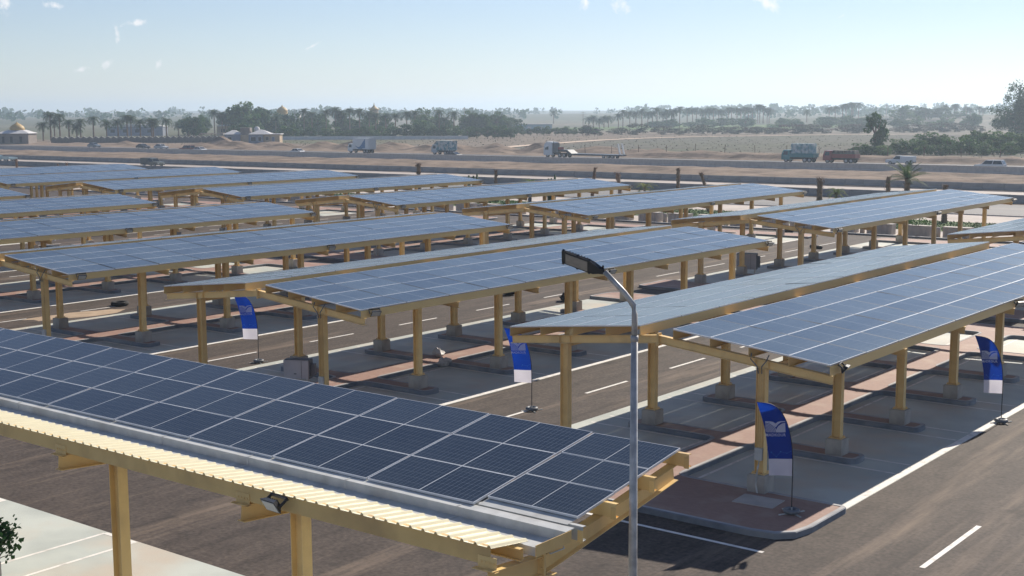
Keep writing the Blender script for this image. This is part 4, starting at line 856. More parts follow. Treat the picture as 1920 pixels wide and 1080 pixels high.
for i in range(34):
    f = i / 33; x = -508 + 132 * f + rnd.uniform(-6, 6); y = 392 + 80 * f + rnd.uniform(-12, 22)
    tree(f'dark tree filling the back of the grove, {nth(i)} from its left end', x, y, rnd.uniform(7.0, 10.2), rnd.uniform(4.2, 6.5), 'back trees of the grove', i, low=.02)
for i in range(26):
    f = i / 25; x = -440 + 200 * f + rnd.uniform(-8, 8); y = 690 + 60 * f + rnd.uniform(-40, 60)
    tree(f'low hazy tree scattered over the far right plain, {nth(i)} from the left', x, y, hgt(x, y) + rnd.uniform(3, 6.5), rnd.uniform(4, 8), 'low trees of the far plain', i, low=.02)
CONE = leaf_crown(77, 1500, .62, .95, 34, .085, LEAF, rag=.42).mesh('crown', LEAF)
tree('dark upright conical tree standing among the shrubs behind the white pickup', -121, 289, 9.3, 4.4, None, 1, 'tree', [CONE], .05, 'conical_tree')
# tall eucalyptus at the right edge
t = thing('eucalyptus_tree', 'very tall dark ragged eucalyptus at the right edge', 'tree', (-138, 446, 0))
b = MB(); b.tube([(0, 0, 0), (.3, 0, 6), (-.2, .3, 12), (.2, 0, 18)], [.7, .55, .4, .15], 8)
rnd = random.Random(3); lb = MB()
for i in range(20):
    z = 4 + 14 * i / 20; a = rnd.uniform(0, 6.28); l = rnd.uniform(3, 8.5) * (1.1 - .45 * i / 20); e = Vector((math.cos(a) * l, math.sin(a) * l, z + l * rnd.uniform(.1, .5)))
    b.tube([(0, 0, z - 1), e * .5 + Vector((0, 0, z * .5)), e], [.2, .12, .04], 5)
    for _ in range(5):
        c = e * rnd.uniform(.55, 1.05) + Vector((rnd.uniform(-1.3, 1.3), rnd.uniform(-1.3, 1.3), (1 - 1) * z + rnd.uniform(-1.5, 1.5)))
        c.z = z + (c.z - z) * .9
        for _ in range(70):
            p = c + Vector((rnd.gauss(0, .75), rnd.gauss(0, .75), rnd.gauss(-.2, .8))); n1 = Vector((rnd.gauss(0, 1), rnd.gauss(0, 1), rnd.gauss(0, 1))).normalized(); n2 = n1.orthogonal().normalized(); s = rnd.uniform(.2, .42)
            lb.add([p - n1 * s, p + n2 * s * .5, p + n1 * s, p - n2 * s * .5], [(0, 1, 2, 3)])
for _ in range(4200):
    z = rnd.uniform(.5, 13); r = 5.8 * (1 - (z / 19) ** 2) * rnd.uniform(.2, 1) ** .5; a = rnd.uniform(0, 6.28)
    p = Vector((2.5 + r * math.cos(a), r * math.sin(a), z)); n1 = Vector((rnd.gauss(0, 1), rnd.gauss(0, 1), rnd.gauss(0, 1))).normalized(); n2 = n1.orthogonal().normalized(); s = rnd.uniform(.25, .5)
    lb.add([p - n1 * s, p + n2 * s * .5, p + n1 * s, p - n2 * s * .5], [(0, 1, 2, 3)])
ob('trunk', b.mesh('trunk', BARK), t); ob('crown', lb.mesh('crown', LEAF), t)
# far wood: one hazy mass of small trees along the horizon
rnd = random.Random(9); b = MB()
for band, (d0, d1, n, hmin, hmax) in enumerate(((1250, 1700, 420, 4, 9), (1700, 2600, 480, 5, 12))):
    for _ in range(n):
        az = R(rnd.uniform(-66, -8)); d = rnd.uniform(d0, d1); x, y = d * math.sin(az), d * math.cos(az)
        if noise.noise(Vector((x * .004, y * .004, 2))) < -.12: continue
        z0 = hgt(x, y); h = rnd.uniform(hmin, hmax); r = h * rnd.uniform(.35, .9)
        for _ in range(16):
            c = Vector((x + rnd.gauss(0, r * .5), y + rnd.gauss(0, r * .5), z0 + h * rnd.uniform(.1, 1.0))); n1 = Vector((rnd.gauss(0, 1), rnd.gauss(0, 1), rnd.gauss(0, 1))).normalized(); n2 = n1.orthogonal().normalized(); s = r * .42
            b.add([c - n1 * s, c + n2 * s * .7, c + n1 * s, c - n2 * s * .7], [(0, 1, 2, 3)])
w = ob('far_wood', b.mesh('far_wood', LEAF)); w['kind'] = 'stuff'; w['label'] = 'hazy far-off belt of small trees along the horizon'; w['category'] = 'wood'
# scrub on the fields, uncountable
b = MB()
for _ in range(3500):
    y = 268 + 250 * rnd.random() ** 1.5; x = rnd.uniform(-430, -60)
    if y < 300 and rnd.random() < .5: continue
    z = hgt(x, y); s = rnd.uniform(.08, .24)
    for _ in range(3):
        n1 = Vector((rnd.gauss(0, 1), rnd.gauss(0, 1), abs(rnd.gauss(0, 1)))).normalized(); n2 = n1.orthogonal().normalized(); c = Vector((x + rnd.gauss(0, s * .5), y, z + s * .4))
        b.add([c - n1 * s, c + n2 * s * .5, c + n1 * s, c - n2 * s * .5], [(0, 1, 2, 3)])
w = ob('field_scrub', b.mesh('field_scrub', LEAFP)); w['kind'] = 'stuff'; w['label'] = 'low dry scrub scattered over the fields beyond the highway'; w['category'] = 'scrub'

# newly planted palms and stumps on the promenade
def stump_mesh(seed, h, r, lean=.0):
    rnd = random.Random(seed); b = MB(); pts = []; rads = []
    n = 14
    for i in range(n): t = i / (n - 1); pts.append((lean * t * t * h, 0, h * t)); rads.append(r * (1.1 - .25 * t + rnd.uniform(-.10, .10)))
    b.tube(pts, rads, 9)
    for _ in range(int(26 * h)):
        z = rnd.uniform(.2, h); a = rnd.uniform(0, 6.28); rr = r * .95; x0 = lean * (z / h) ** 2 * h
        p = Vector((x0 + rr * math.cos(a), rr * math.sin(a), z)); o = Vector((math.cos(a), math.sin(a), .9)).normalized(); s = Vector((-math.sin(a), math.cos(a), 0)) * .06
        b.add([p - s, p + s, p + o * rnd.uniform(.12, .26) + s * .5, p + o * rnd.uniform(.12, .26) - s * .5], [(0, 1, 2, 3), (3, 2, 1, 0)])
    return b.mesh('trunk', PALMBARK)
FC = palm_crown(21, 16, 2.3, .95).mesh('fronds', PALMLEAF); FY = palm_crown(22, 16, 1.3, .6).mesh('fronds', LEAFY); FD = palm_crown(23, 7, .8, .1).mesh('dry_fronds', PALMBARK)
ST = [(-190.5, 3.0, .30, 0, 'tall bare palm stump at the far left before the silvery carport', None), (-176.8, 2.7, .28, 0, 'bare palm stump with straight top at the left', None), (-178.6, 2.5, .26, -.14, 'leaning bare palm stump beside the straight one at the left', None),
      (-105.0, 4.0, .42, 0, 'thick shaggy palm stump above the blue truck carport', 'dry'), (-93.3, 3.5, .30, 0, 'slim bare palm stump at the middle of the promenade', None), (-80.1, 4.1, .30, .08, 'bare palm stump with a notched tip right of the middle', None),
      (-76.5, 3.6, .36, -.10, 'leaning shaggy palm stump with drooping dry fronds', 'dry'), (-69.5, 4.25, .34, 0, 'tall straight palm stump beside low yellow fronds', None), (-54.0, 3.6, .46, 0, 'thick palm stump with torn dry fronds left of the small palm', 'dry'),
      (-52.3, 2.3, .22, 0, 'small palm with a yellow-green fan of fronds', 'yellow'), (-47.3, 3.9, .34, 0, 'short bare palm stump left of the large young palm', None), (-45.5, 3.9, .48, 0, 'large young palm with upright green fronds', 'green'), (-42.0, 3.4, .40, 0, 'stubby palm stump right of the large young palm', None), (-30.8, 5.4, .46, 0, 'big shaggy palm stump at the right edge', 'dry'),
      (-66.0, 3.9, .28, -.2, 'thin leaning palm stump behind the third back-row carport', None)]
for i, (x, h, r, le, lab, fr) in enumerate(ST):
    y = 116 if x != -30.8 else 100.9 + 4
    t = thing('palm_stump' if fr in (None, 'dry') else 'young_palm', lab, 'palm stump' if fr in (None, 'dry') else 'palm tree', (x, y, 0), i * 1.3 if le == 0 else R(38), 'newly planted palms')
    ob('trunk', stump_mesh(i, h, r * .58, le), t)
    if fr: ob('fronds', {'dry': FD, 'yellow': FY, 'green': FC}[fr], t, (le * h, 0, h - .1))
for i, (x, lab) in enumerate(((-96.4, 'cluster of green columnar cactus left of the slim palm stump'), (-85.8, 'dark green columnar cactus between two palm stumps'))):
    t = thing('cactus', lab, 'cactus', (x, 116, 0)); b = MB(); rnd = random.Random(i)
    for k in range(5): a = rnd.uniform(0, 6.28); rr = rnd.uniform(.1, .6); hh = rnd.uniform(2.2, 3.5); b.tube([(rr * math.cos(a), rr * math.sin(a), 0), (rr * math.cos(a) * 1.2, rr * math.sin(a) * 1.2, hh * .6), (rr * math.cos(a) * 1.2, rr * math.sin(a) * 1.2, hh)], [.16, .19, .09], 8)
    ob('stems', b.mesh('stems', LEAF, True), t)
for i, (x, lab) in enumerate(((-88.4, 'low spray of yellow-green fronds left of the dark cactus'), (-73.5, 'low spray of yellow-green fronds left of the tall straight stump'))):
    t = thing('frond_plant', lab, 'plant', (x, 116, 0)); ob('fronds', FY, t, (0, 0, 2.2), (0, 0, 0), (1.2, 1.2, .8)); b = MB(); b.tube([(0, 0, 0), (0, 0, 2.25)], [.16, .12], 7); ob('stem', b.mesh('stem', PALMBARK), t)
# fluted concrete planters along the kerb with shrubs
def planter_mesh():
    b = MB(); n = 5; w = 2.15; d = .8; h = .82; f = w / n; front = []
    for k in range(n):
        for q in range(5): a = q / 4; front.append((-w / 2 + f * (k + a * .94), -d / 2 - .07 * math.sin(math.pi * a)))
    prof = front + [(w / 2, d / 2), (-w / 2, d / 2)]
    b.prism(prof, (0, 0, 0), (0, 0, h), (1, 0, 0), (0, 1, 0)); b.box(-w / 2 - .03, w / 2 + .03, -d / 2 - .09, d / 2 + .03, h, h + .05)
    return b.mesh('planter_box', CONCW)
PLM = planter_mesh(); SHR = leaf_crown(51, 260, .9, .5, 10, .09, LEAFG).mesh('shrub', LEAFG)
rnd = random.Random(12); x = -36.0; i = 0
while x > -172:
    if rnd.random() < .86:
        t = thing('planter', f'fluted pale concrete planter along the far kerb, {nth(i)} from the right', 'planter', (x, 102.6, .006), 0, 'fluted planters along the kerb')
        ob('planter_box', PLM, t)
        if rnd.random() < .25: ob('shrub', SHR, t, (0, 0, 1.05), (0, 0, rnd.uniform(0, 6)), (1, .5, rnd.uniform(.6, 1.3)))
        i += 1
    x -= 3.15
BOL = MB(); BOL.tube([(0, 0, 0), (0, 0, .72), (0, 0, .78)], [.2, .2, .15], 12); BOL = BOL.mesh('bollard', CONCW, True)
for i, x in enumerate((-38.0, -44.3, -50.6, -56.9, -63.2, -85.2)): thing('bollard', f'squat pale concrete post between planters, {nth(i)} from the right', 'bollard', (x + .4, 102.6, .006), 0, 'posts between planters', BOL)
# young tree in the lower left corner
t = thing('young_tree', 'young leafy tree with whitewashed trunk cut off by the lower left corner', 'tree', (-19.97, 11.31, .009))
b = MB(); b.tube([(0, 0, 0), (.0, 0, 2.62)], [.06, .045], 8); ob('trunk', b.mesh('trunk', WHITEWASH), t)
b = MB(); rnd = random.Random(8); lf = MB()
for i in range(40):
    a = rnd.uniform(0, 6.28); l = rnd.uniform(.08, .34); e = Vector((math.cos(a) * l, math.sin(a) * l, 2.55 + rnd.uniform(.0, .62))); b.tube([(0, 0, 2.45 + rnd.uniform(0, .15)), e * .5 + Vector((0, 0, 1.3)), e], [.012, .008, .003], 5)
    for _ in range(16):
        p = e + Vector((rnd.gauss(0, .08), rnd.gauss(0, .08), rnd.gauss(0, .08))); n1 = Vector((rnd.gauss(0, 1), rnd.gauss(0, 1), rnd.gauss(0, .6))).normalized(); n2 = n1.orthogonal().normalized(); s = rnd.uniform(.035, .062)
        lf.add([p - n1 * s, p - n1 * s * .2 + n2 * s * .75, p + n1 * s, p - n1 * s * .2 - n2 * s * .75], [(0, 1, 2, 3)])
ob('branches', b.mesh('branches', BARK), t); ob('foliage', lf.mesh('foliage', LEAFN), t)

# ---------------------------------------------------------------- vehicles
def carpaint(name, c, rough=.3):
    return MATS.get(name) or pm(name, c, tuple(x * .92 for x in c), 1.5, rough, spec=.5)
WHEEL = MB(); WHEEL.lathe([(.0, -.10), (.28, -.10), (.33, -.07), (.33, .07), (.28, .10), (.0, .10)], 18); WHEEL = WHEEL.mesh('wheel', TYRE, True)
RIMM = MB(); RIMM.lathe([(.0, -.112), (.19, -.104), (.205, -.09)], 14); RIMM.lathe([(.205, .09), (.19, .104), (0, .112)], 14); RIMM = RIMM.mesh('rim', RIM)
def wheel(parent, x, y, r):
    w = ob('wheel', WHEEL, parent, (x, y, r), (R(90), 0, 0), (r / .33,) * 3); ob('rim', RIMM, w); return w
def slab(b, prof, w0, w1=None, zt=None, mi=0):
    """side profile (x,z) extruded across y; points above zt are drawn in to half-width w1"""
    n = len(prof); hw = [(w1 if (w1 and z > zt) else w0) for x, z in prof]
    vs = [(x, -h, z) for (x, z), h in zip(prof, hw)] + [(x, h, z) for (x, z), h in zip(prof, hw)]
    b.add(vs, [tuple(range(n)), tuple(range(2 * n - 1, n - 1, -1))] + [((i + 1) % n, i, n + i, n + (i + 1) % n) for i in range(n)], mi)
def car(name, label, cat, x, y, face, col, body, cab, axles, wid=.86, r=.32, group='cars on the highway', extra=None):
    """profiles with the front at -x; face = -1 keeps, +1 turns round"""
    t = thing(name, label, cat, (x, y, 0.012), 0 if face < 0 else math.pi, group)
    b = MB(); slab(b, body, wid); bo = ob('body', b.mesh('body', col), t)
    b = MB(); zt = min(z for _, z in cab) + .05; slab(b, cab, wid * .96, wid * .80, zt); ob('cabin', b.mesh('cabin', col), t)
    # side windows and screens, 6 mm proud of the cabin
    xs = [p[0] for p in cab]; zs = [p[1] for p in cab]; z0 = min(zs) + .06; z1 = max(zs) - .07
    fl = [p for p in cab]
    top = sorted([p for p in cab if p[1] > zt], key=lambda p: p[0]); bot = sorted([p for p in cab if p[1] <= zt], key=lambda p: p[0])
    def edge(a, c, z): f = (z - a[1]) / (c[1] - a[1]); return a[0] + (c[0] - a[0]) * f
    A0, A1 = edge(bot[0], top[0], z0) + .10, edge(bot[0], top[0], z1) + .08; B0, B1 = edge(bot[-1], top[-1], z0) - .10, edge(bot[-1], top[-1], z1) - .08
    def hwz(z): f = (z - min(zs)) / (max(zs) - min(zs)); return wid * (.96 - .16 * f) + .008
    cuts = 2 if A1 + 1.2 < B1 else 1
    for s in (-1, 1):
        for k in range(cuts):
            f0, f1 = k / cuts + (.02 if k else 0), (k + 1) / cuts - (.02 if k < cuts - 1 else 0)
            b = MB(); q = [(A0 + (B0 - A0) * f0, s * hwz(z0), z0), (A0 + (B0 - A0) * f1, s * hwz(z0), z0), (A1 + (B1 - A1) * f1, s * hwz(z1), z1), (A1 + (B1 - A1) * f0, s * hwz(z1), z1)]
            b.add(q, [(0, 1, 2, 3) if s < 0 else (3, 2, 1, 0)]); ob('side_window', b.mesh('side_window', GLASSD), t)
    for (a, c), sg in (((bot[0], top[0]), -1), ((bot[-1], top[-1]), 1)):
        xa, xb = edge(a, c, z0) + sg * .012, edge(a, c, z1) + sg * .012
        b = MB(); q = [(xa, -wid * .84, z0), (xa, wid * .84, z0), (xb, wid * .74, z1), (xb, -wid * .74, z1)]; b.add(q, [(0, 1, 2, 3) if sg > 0 else (3, 2, 1, 0)]); ob('windscreen', b.mesh('windscreen', GLASSD), t)
    for ax in axles:
        for s in (-1, 1): wheel(t, ax, s * (wid - .10), r)
    fx = min(p[0] for p in body)
    for s in (-1, 1):
        b = MB(); b.box(fx - .012, fx + .10, s * wid * .72 - .14, s * wid * .72 + .14, .60, .74); ob('headlight', b.mesh('headlight', LENS), t)
    if extra: extra(t)
    return t
SED_B = [(-2.25, .30), (2.25, .30), (2.28, .75), (2.15, .95), (-.95, .92), (-2.1, .78), (-2.28, .60)]
SED_C = [(-1.05, .90), (-.35, 1.42), (.95, 1.45), (1.95, .93)]
SUV_B = [(-2.4, .38), (2.4, .38), (2.42, 1.05), (-1.15, 1.05), (-2.25, .98), (-2.42, .75)]
SUV_C = [(-1.25, 1.03), (-.55, 1.72), (2.05, 1.76), (2.38, 1.03)]
WHITE = carpaint('white_paint', (.66, .67, .68)); SILV = carpaint('silver_paint', (.42, .44, .46)); GREYC = carpaint('grey_paint', (.12, .13, .14)); DARKC = carpaint('dark_paint', (.035, .045, .06)); MAROON = carpaint('maroon_paint', (.16, .05, .05)); TEAL = carpaint('teal_paint', (.03, .20, .22)); RED = carpaint('red_paint', (.26, .035, .04)); BLUE = carpaint('blue_paint', (.05, .17, .36))
car('sedan_car', 'white sedan on the highway right of the dirt piles', 'car', -240.1, 221, -1, WHITE, SED_B, SED_C, (-1.4, 1.35))
car('sedan_car', 'dark grey sedan with pale roof on the highway below the painted box truck', 'car', -188.9, 219.5, -1, GREYC, SED_B, SED_C, (-1.4, 1.35))
car('sedan_car', 'white sedan following the maroon wagon at the left', 'car', -275.9, 220, -1, WHITE, SED_B, SED_C, (-1.4, 1.35))
car('station_wagon', 'maroon and silver wagon on the highway below the gabled fence', 'car', -282.4, 221.5, -1, MAROON, SUV_B, SUV_C, (-1.5, 1.5))
car('sedan_car', 'dark sedan on the far carriageway at the left', 'car', -319.7, 235, 1, DARKC, SED_B, SED_C, (-1.4, 1.35))
car('sedan_car', 'silver sedan on the far carriageway at the left', 'car', -311.3, 235, 1, SILV, SED_B, SED_C, (-1.4, 1.35))
car('sedan_car', 'blue-grey car parked by the rubble before the domed gatehouse', 'car', -345.0, 236, 1, carpaint('bluegrey_paint', (.16, .2, .24)), SED_B, SED_C, (-1.4, 1.35))
car('suv_car', 'white four-wheel drive car at the right end of the highway', 'car', -72.5, 220.5, -1, WHITE, SUV_B, SUV_C, (-1.5, 1.5), .92, .38)
def bedbox(col, z1):
    def f(t):
        b = MB(); b.box(.35, 2.62, -.86, .86, .62, z1); ob('load_bed', b.mesh('load_bed', col), t)
        b = MB(); b.box(2.6, 2.7, -.7, .7, .45, .6); ob('bumper', b.mesh('bumper', BLACKP), t)
    return f
PK_B = [(-2.55, .42), (2.6, .42), (2.6, .64), (.3, .64), (.3, 1.02), (-1.2, 1.04), (-2.45, .98), (-2.58, .7)]; PK_C = [(-1.3, 1.02), (-.65, 1.68), (.28, 1.70), (.31, 1.02)]
car('pickup_truck', 'white pickup with enclosed white load box at the right', 'pickup truck', -93.6, 235, -1, WHITE, PK_B, PK_C, (-1.6, 1.6), .88, .37, 'trucks on the highway', bedbox(WHITE, 1.62))
car('pickup_truck', 'grey-green pickup with canvas load on the lower road at the left', 'pickup truck', -208.1, 155, 1, carpaint('greygreen_paint', (.10, .12, .115)), PK_B, PK_C, (-1.6, 1.6), .88, .37, 'vehicles on the lower road', bedbox(carpaint('canvas_grey', (.12, .135, .13), .8), 1.72))
def truck(label, x, y, cabcol, cargo, L=7.2, name='cargo_truck', face=-1):
    t = thing(name, label, 'truck', (x, y, .012), 0 if face < 0 else math.pi, 'trucks on the highway')
    b = MB(); b.box(-L / 2 + .3, L / 2, -.45, .45, .62, .85); b.box(-L / 2 + .2, L / 2 - .2, -.9, .9, .86, .98); ob('chassis', b.mesh('chassis', BLACKP), t)
    x0 = -L / 2; b = MB(); slab(b, [(x0, .5), (x0 + 1.75, .5), (x0 + 1.75, 2.35), (x0 + .35, 2.38), (x0 + .02, 1.5)], 1.12, 1.02, 1.6); cb = ob('cab', b.mesh('cab', cabcol), t)
    for s in (-1, 1):
        b = MB(); q = [(x0 + .35, s * 1.125, 1.45), (x0 + 1.35, s * 1.125, 1.45), (x0 + 1.3, s * 1.045, 2.15), (x0 + .5, s * 1.045, 2.15)]; b.add(q, [(0, 1, 2, 3) if s < 0 else (3, 2, 1, 0)]); ob('side_window', b.mesh('side_window', GLASSD), cb)
        b = MB(); b.box(x0 - .012, x0 + .08, s * .75 - .16, s * .75 + .16, .72, .9); ob('headlight', b.mesh('headlight', LENS), cb)
    b = MB(); q = [(x0 + .015, -.95, 1.55), (x0 + .015, .95, 1.55), (x0 + .31, .9, 2.28), (x0 + .31, -.9, 2.28)]; b.add(q, [(3, 2, 1, 0)]); ob('windscreen', b.mesh('windscreen', GLASSD), cb)
    for ax in (x0 + .95, L / 2 - 1.9, L / 2 - .9):
        for s in (-1, 1): wheel(t, ax, s * .92, .48)
    cargo(t, x0 + 1.9, L / 2); return t
def cargo_blue(t, a, c):
    b = MB(); b.box(a, c, -1.2, 1.2, 1.0, 3.75); bx = ob('cargo_box', b.mesh('cargo_box', WHITE), t)
    b = MB(); n = 14
    def arc(k, o): f = k / n; return (a + .9 + (c - a - 2.3) * f, -1.206, 1.15 + 2.5 * (max(0, f - .05)) ** 2.2 - o * (1 - f) * .35 * (1 + 0))
    lo = [(a + .9 + (c - a - 2.3) * k / n, -1.206, 1.35 - .0 * k + .0) for k in range(n + 1)]
    up_ = [(a + .9 + (c - a - 2.3) * k / n, -1.206, 1.9 - 1.0 * math.sin(math.pi * min(1, k / n * 1.3)) * .5 + 1.75 * (k / n) ** 2.4) for k in range(n + 1)]
    dn = [(p[0], -1.206, max(1.08, p[2] - (.10 + 2.3 * (k / n) ** 1.7))) for k, p in enumerate(up_)]
    b.add(dn + up_, [(k, k + 1, n + 1 + k + 1, n + 1 + k) for k in range(n)]); ob('blue_swoosh', b.mesh('blue_swoosh', BLUE), bx)
    b = MB(); b.box(c + .004, c + .05, -1.2, 1.2, 1.0, 3.75); b.box(c - .35, c - .25, -1.215, -1.205, 1.0, 3.7); ob('rear_doors', b.mesh('rear_doors', SILV), bx)
def cargo_painted(t, a, c):
    m = MATS.get('painted_box') or pm('painted_box', (.50, .52, .50), (.12, .24, .27), 1.4, .6, lo=.46, hi=.54, c3=(.38, .33, .27), s3=.9)
    b = MB(); b.box(a - .3, c, -1.15, 1.15, 1.0, 3.3); slab(b, [(a - 1.2, 2.4), (a - .3, 2.4), (a - .3, 3.3)], 1.1); ob('cargo_box', b.mesh('cargo_box', m), t)
def bales(m, tops, zt):
    def f(t, a, c):
        b = MB(); b.box(a, c, -1.15, 1.15, 1.0, 1.15); b.box(a, c, -1.18, -1.12, 1.0, 1.75); b.box(a, c, 1.12, 1.18, 1.0, 1.75); b.box(c - .05, c, -1.12, 1.12, 1.15, 1.75)
        ob('load_bed', b.mesh('load_bed', tops), t); rnd = random.Random(int(zt * 10)); n = int((c - a) / .75)
        for k in range(n):
            for z in range(int((zt - 1.2) / .62)):
                b = MB(); x0 = a + .05 + k * .75; zz = 1.2 + z * .62; j = lambda: rnd.uniform(-.06, .06)
                vs = [(x0 + j(), -1.08 + j(), zz), (x0 + .72 + j(), -1.08 + j(), zz), (x0 + .72 + j(), 1.08 + j(), zz), (x0 + j(), 1.08 + j(), zz), (x0 + .08 + j(), -1.02 + j(), zz + .6), (x0 + .64 + j(), -1.02 + j(), zz + .6), (x0 + .64 + j(), 1.02 + j(), zz + .6), (x0 + .08 + j(), 1.02 + j(), zz + .6)]
                b.add(vs, [(3, 2, 1, 0), (4, 5, 6, 7), (0, 1, 5, 4), (1, 2, 6, 5), (2, 3, 7, 6), (3, 0, 4, 7)]); ob('sack', b.mesh('sack', m), t)
    return f
SACKW = pm('sack_white', (.55, .58, .57), (.22, .36, .38), 1.2, .8, lo=.4, hi=.6); SACKB = pm('sack_brown', (.16, .14, .12), (.10, .09, .08), 1.2, .9)
truck('white box truck with a blue swoosh on the highway', -233.6, 237, WHITE, cargo_blue, 7.6)
truck('box truck painted in patchy grey and teal beside the dirt piles', -207.6, 238.5, SILV, cargo_painted, 6.2)
truck('teal truck heaped with white and teal sacks', -114.9, 237.5, TEAL, bales(SACKW, TEAL, 3.7), 6.8)
truck('red truck carrying a low load of brown sacks', -106.3, 237.5, RED, bales(SACKB, RED, 2.55), 6.6)
# tractor unit with a low-loader trailer
t = thing('low_loader', 'white tractor unit pulling an empty low-loader trailer with raised ramps', 'truck', (-163.6, 236, .012), 0, 'trucks on the highway')
b = MB(); slab(b, [(-11.6, .55), (-9.3, .55), (-9.3, 3.35), (-10.9, 3.45), (-11.5, 2.9), (-11.65, 1.5)], 1.22, 1.15, 2.0); cb = ob('cab', b.mesh('cab', WHITE), t)
for s in (-1, 1):
    b = MB(); q = [(-11.3, s * 1.225, 1.7), (-10.3, s * 1.225, 1.7), (-10.3, s * 1.165, 2.6), (-11.2, s * 1.165, 2.6)]; b.add(q, [(0, 1, 2, 3) if s < 0 else (3, 2, 1, 0)]); ob('side_window', b.mesh('side_window', GLASSD), cb)
    b = MB(); b.box(-11.67, -11.58, s * .8 - .2, s * .8 + .2, .8, 1.0); ob('headlight', b.mesh('headlight', LENS), cb)
b = MB(); b.add([(-11.62, -1.1, 1.75), (-11.62, 1.1, 1.75), (-11.52, 1.05, 2.8), (-11.52, -1.05, 2.8)], [(3, 2, 1, 0)]); ob('windscreen', b.mesh('windscreen', GLASSD), cb)
b = MB(); b.box(-9.2, -8.9, -1.1, 1.1, .9, 3.2); b.tube([(-9.0, -1.0, .9), (-9.0, -1.0, 3.5)], .09, 8); ob('exhaust_stack', b.mesh('exhaust_stack', GREYC), t)
b = MB(); b.box(-11.2, -5.6, -.5, .5, .7, 1.0); b.box(-8.6, -7.4, -.95, -.5, .6, 1.2); ob('chassis', b.mesh('chassis', BLACKP), t)
b = MB(); slab(b, [(-7.6, 1.3), (-5.6, 1.3), (-4.2, .55), (8.6, .55), (8.6, .85), (-4.0, .95), (-5.2, 1.75), (-7.6, 1.75)], 1.25); ob('trailer_deck', b.mesh('trailer_deck', DARKC), t)
b = MB(); b.box(-7.9, -7.2, -.9, .3, 1.76, 2.3); ob('tool_box', b.mesh('tool_box', RED), t)
for s in (-.75, .75):
    b = MB(); b.prism([(-.28, 0), (.28, 0), (.28, .12), (-.28, .12)], (8.3, s, .85), (7.7, s, 3.2), (0, 1, 0), (1, 0, .25)); ob('ramp', b.mesh('ramp', GALV), t)
for ax, r in ((-10.6, .5), (-7.3, .5), (-6.1, .5), (4.3, .42), (5.4, .42), (6.5, .42)):
    for s in (-1, 1): wheel(t, ax, s * 1.0, r)
# long pale vehicle hidden behind the barrier at the far left
t = thing('flatbed_truck', 'pale blue flatbed truck on the lower road at the far left edge', 'truck', (-256, 153, .012), 0, 'vehicles on the lower road')
b = MB(); slab(b, [(-3.6, .5), (-2.0, .5), (-2.0, 1.45), (-2.9, 1.5), (-3.6, 1.05)], .95); ob('cab', b.mesh('cab', carpaint('paleblue_paint', (.35, .48, .5))), t)
b = MB(); b.box(-1.9, 3.6, -1, 1, .7, 1.15); b.box(-1.9, 3.6, -1.03, -.98, .9, 1.35); ob('load_bed', b.mesh('load_bed', carpaint('paleblue_paint', (.35, .48, .5))), t)
for ax in (-2.8, 1.6, 2.6):
    for s in (-1, 1): wheel(t, ax, s * .8, .38)

# ---------------------------------------------------------------- buildings, fence, poles
def opening(parent, name, x0, x1, y, z0, z1, m=DARKOP, frame=True):
    b = MB(); b.box(x0, x1, y - .03, y + .02, z0, z1); o = ob(name, b.mesh(name, m), parent)
    if frame:
        b = MB(); b.box(x0 - .08, x0, y - .06, y, z0, z1 + .08); b.box(x1, x1 + .08, y - .06, y, z0, z1 + .08); b.box(x0, x1, y - .06, y, z1, z1 + .08); ob('frame', b.mesh('frame', WALLW), o)
    return o
DOMEP = lambda r, h: [(r, 0), (r * 1.06, h * .10), (r * 1.04, h * .25), (r * .90, h * .45), (r * .62, h * .63), (r * .30, h * .78), (r * .12, h * .88), (r * .05, h * .95), (0, h)]
CAMROT = R(38)
t = thing('gatehouse', 'low brown gatehouse with pale skirt roof and ochre onion dome at the left', 'building', (-411, 249, 0), CAMROT)
b = MB(); b.box(-5.6, 5.6, 0, 8, 0, 3.6); ob('wall', b.mesh('wall', WALLB), t)
b = MB(); b.add([(-6.1, -.5, 3.6), (6.1, -.5, 3.6), (6.1, 8.5, 3.6), (-6.1, 8.5, 3.6), (-2.2, 2.4, 4.75), (3.0, 2.4, 4.75), (3.0, 6, 4.75), (-2.2, 6, 4.75)], [(0, 1, 5, 4), (1, 2, 6, 5), (2, 3, 7, 6), (3, 0, 4, 7), (4, 5, 6, 7), (3, 2, 1, 0)]); rf = ob('roof', b.mesh('roof', WALLW), t)
b = MB(); b.lathe(DOMEP(2.35, 2.9), 20, (.4, 4.2, 4.7)); ob('dome', b.mesh('dome', DOME, True), rf)
for x in (-3.4, -.6, 2.6): opening(t, 'window', x, x + .9, 0, .5, 2.6, frame=False)
b = MB(); b.box(-14, -5.7, 1, 6, 0, 3.0); b.box(-14.3, -5.7, .7, 6.3, 3.0, 3.25); ob('annex', b.mesh('annex', WALLW), t)
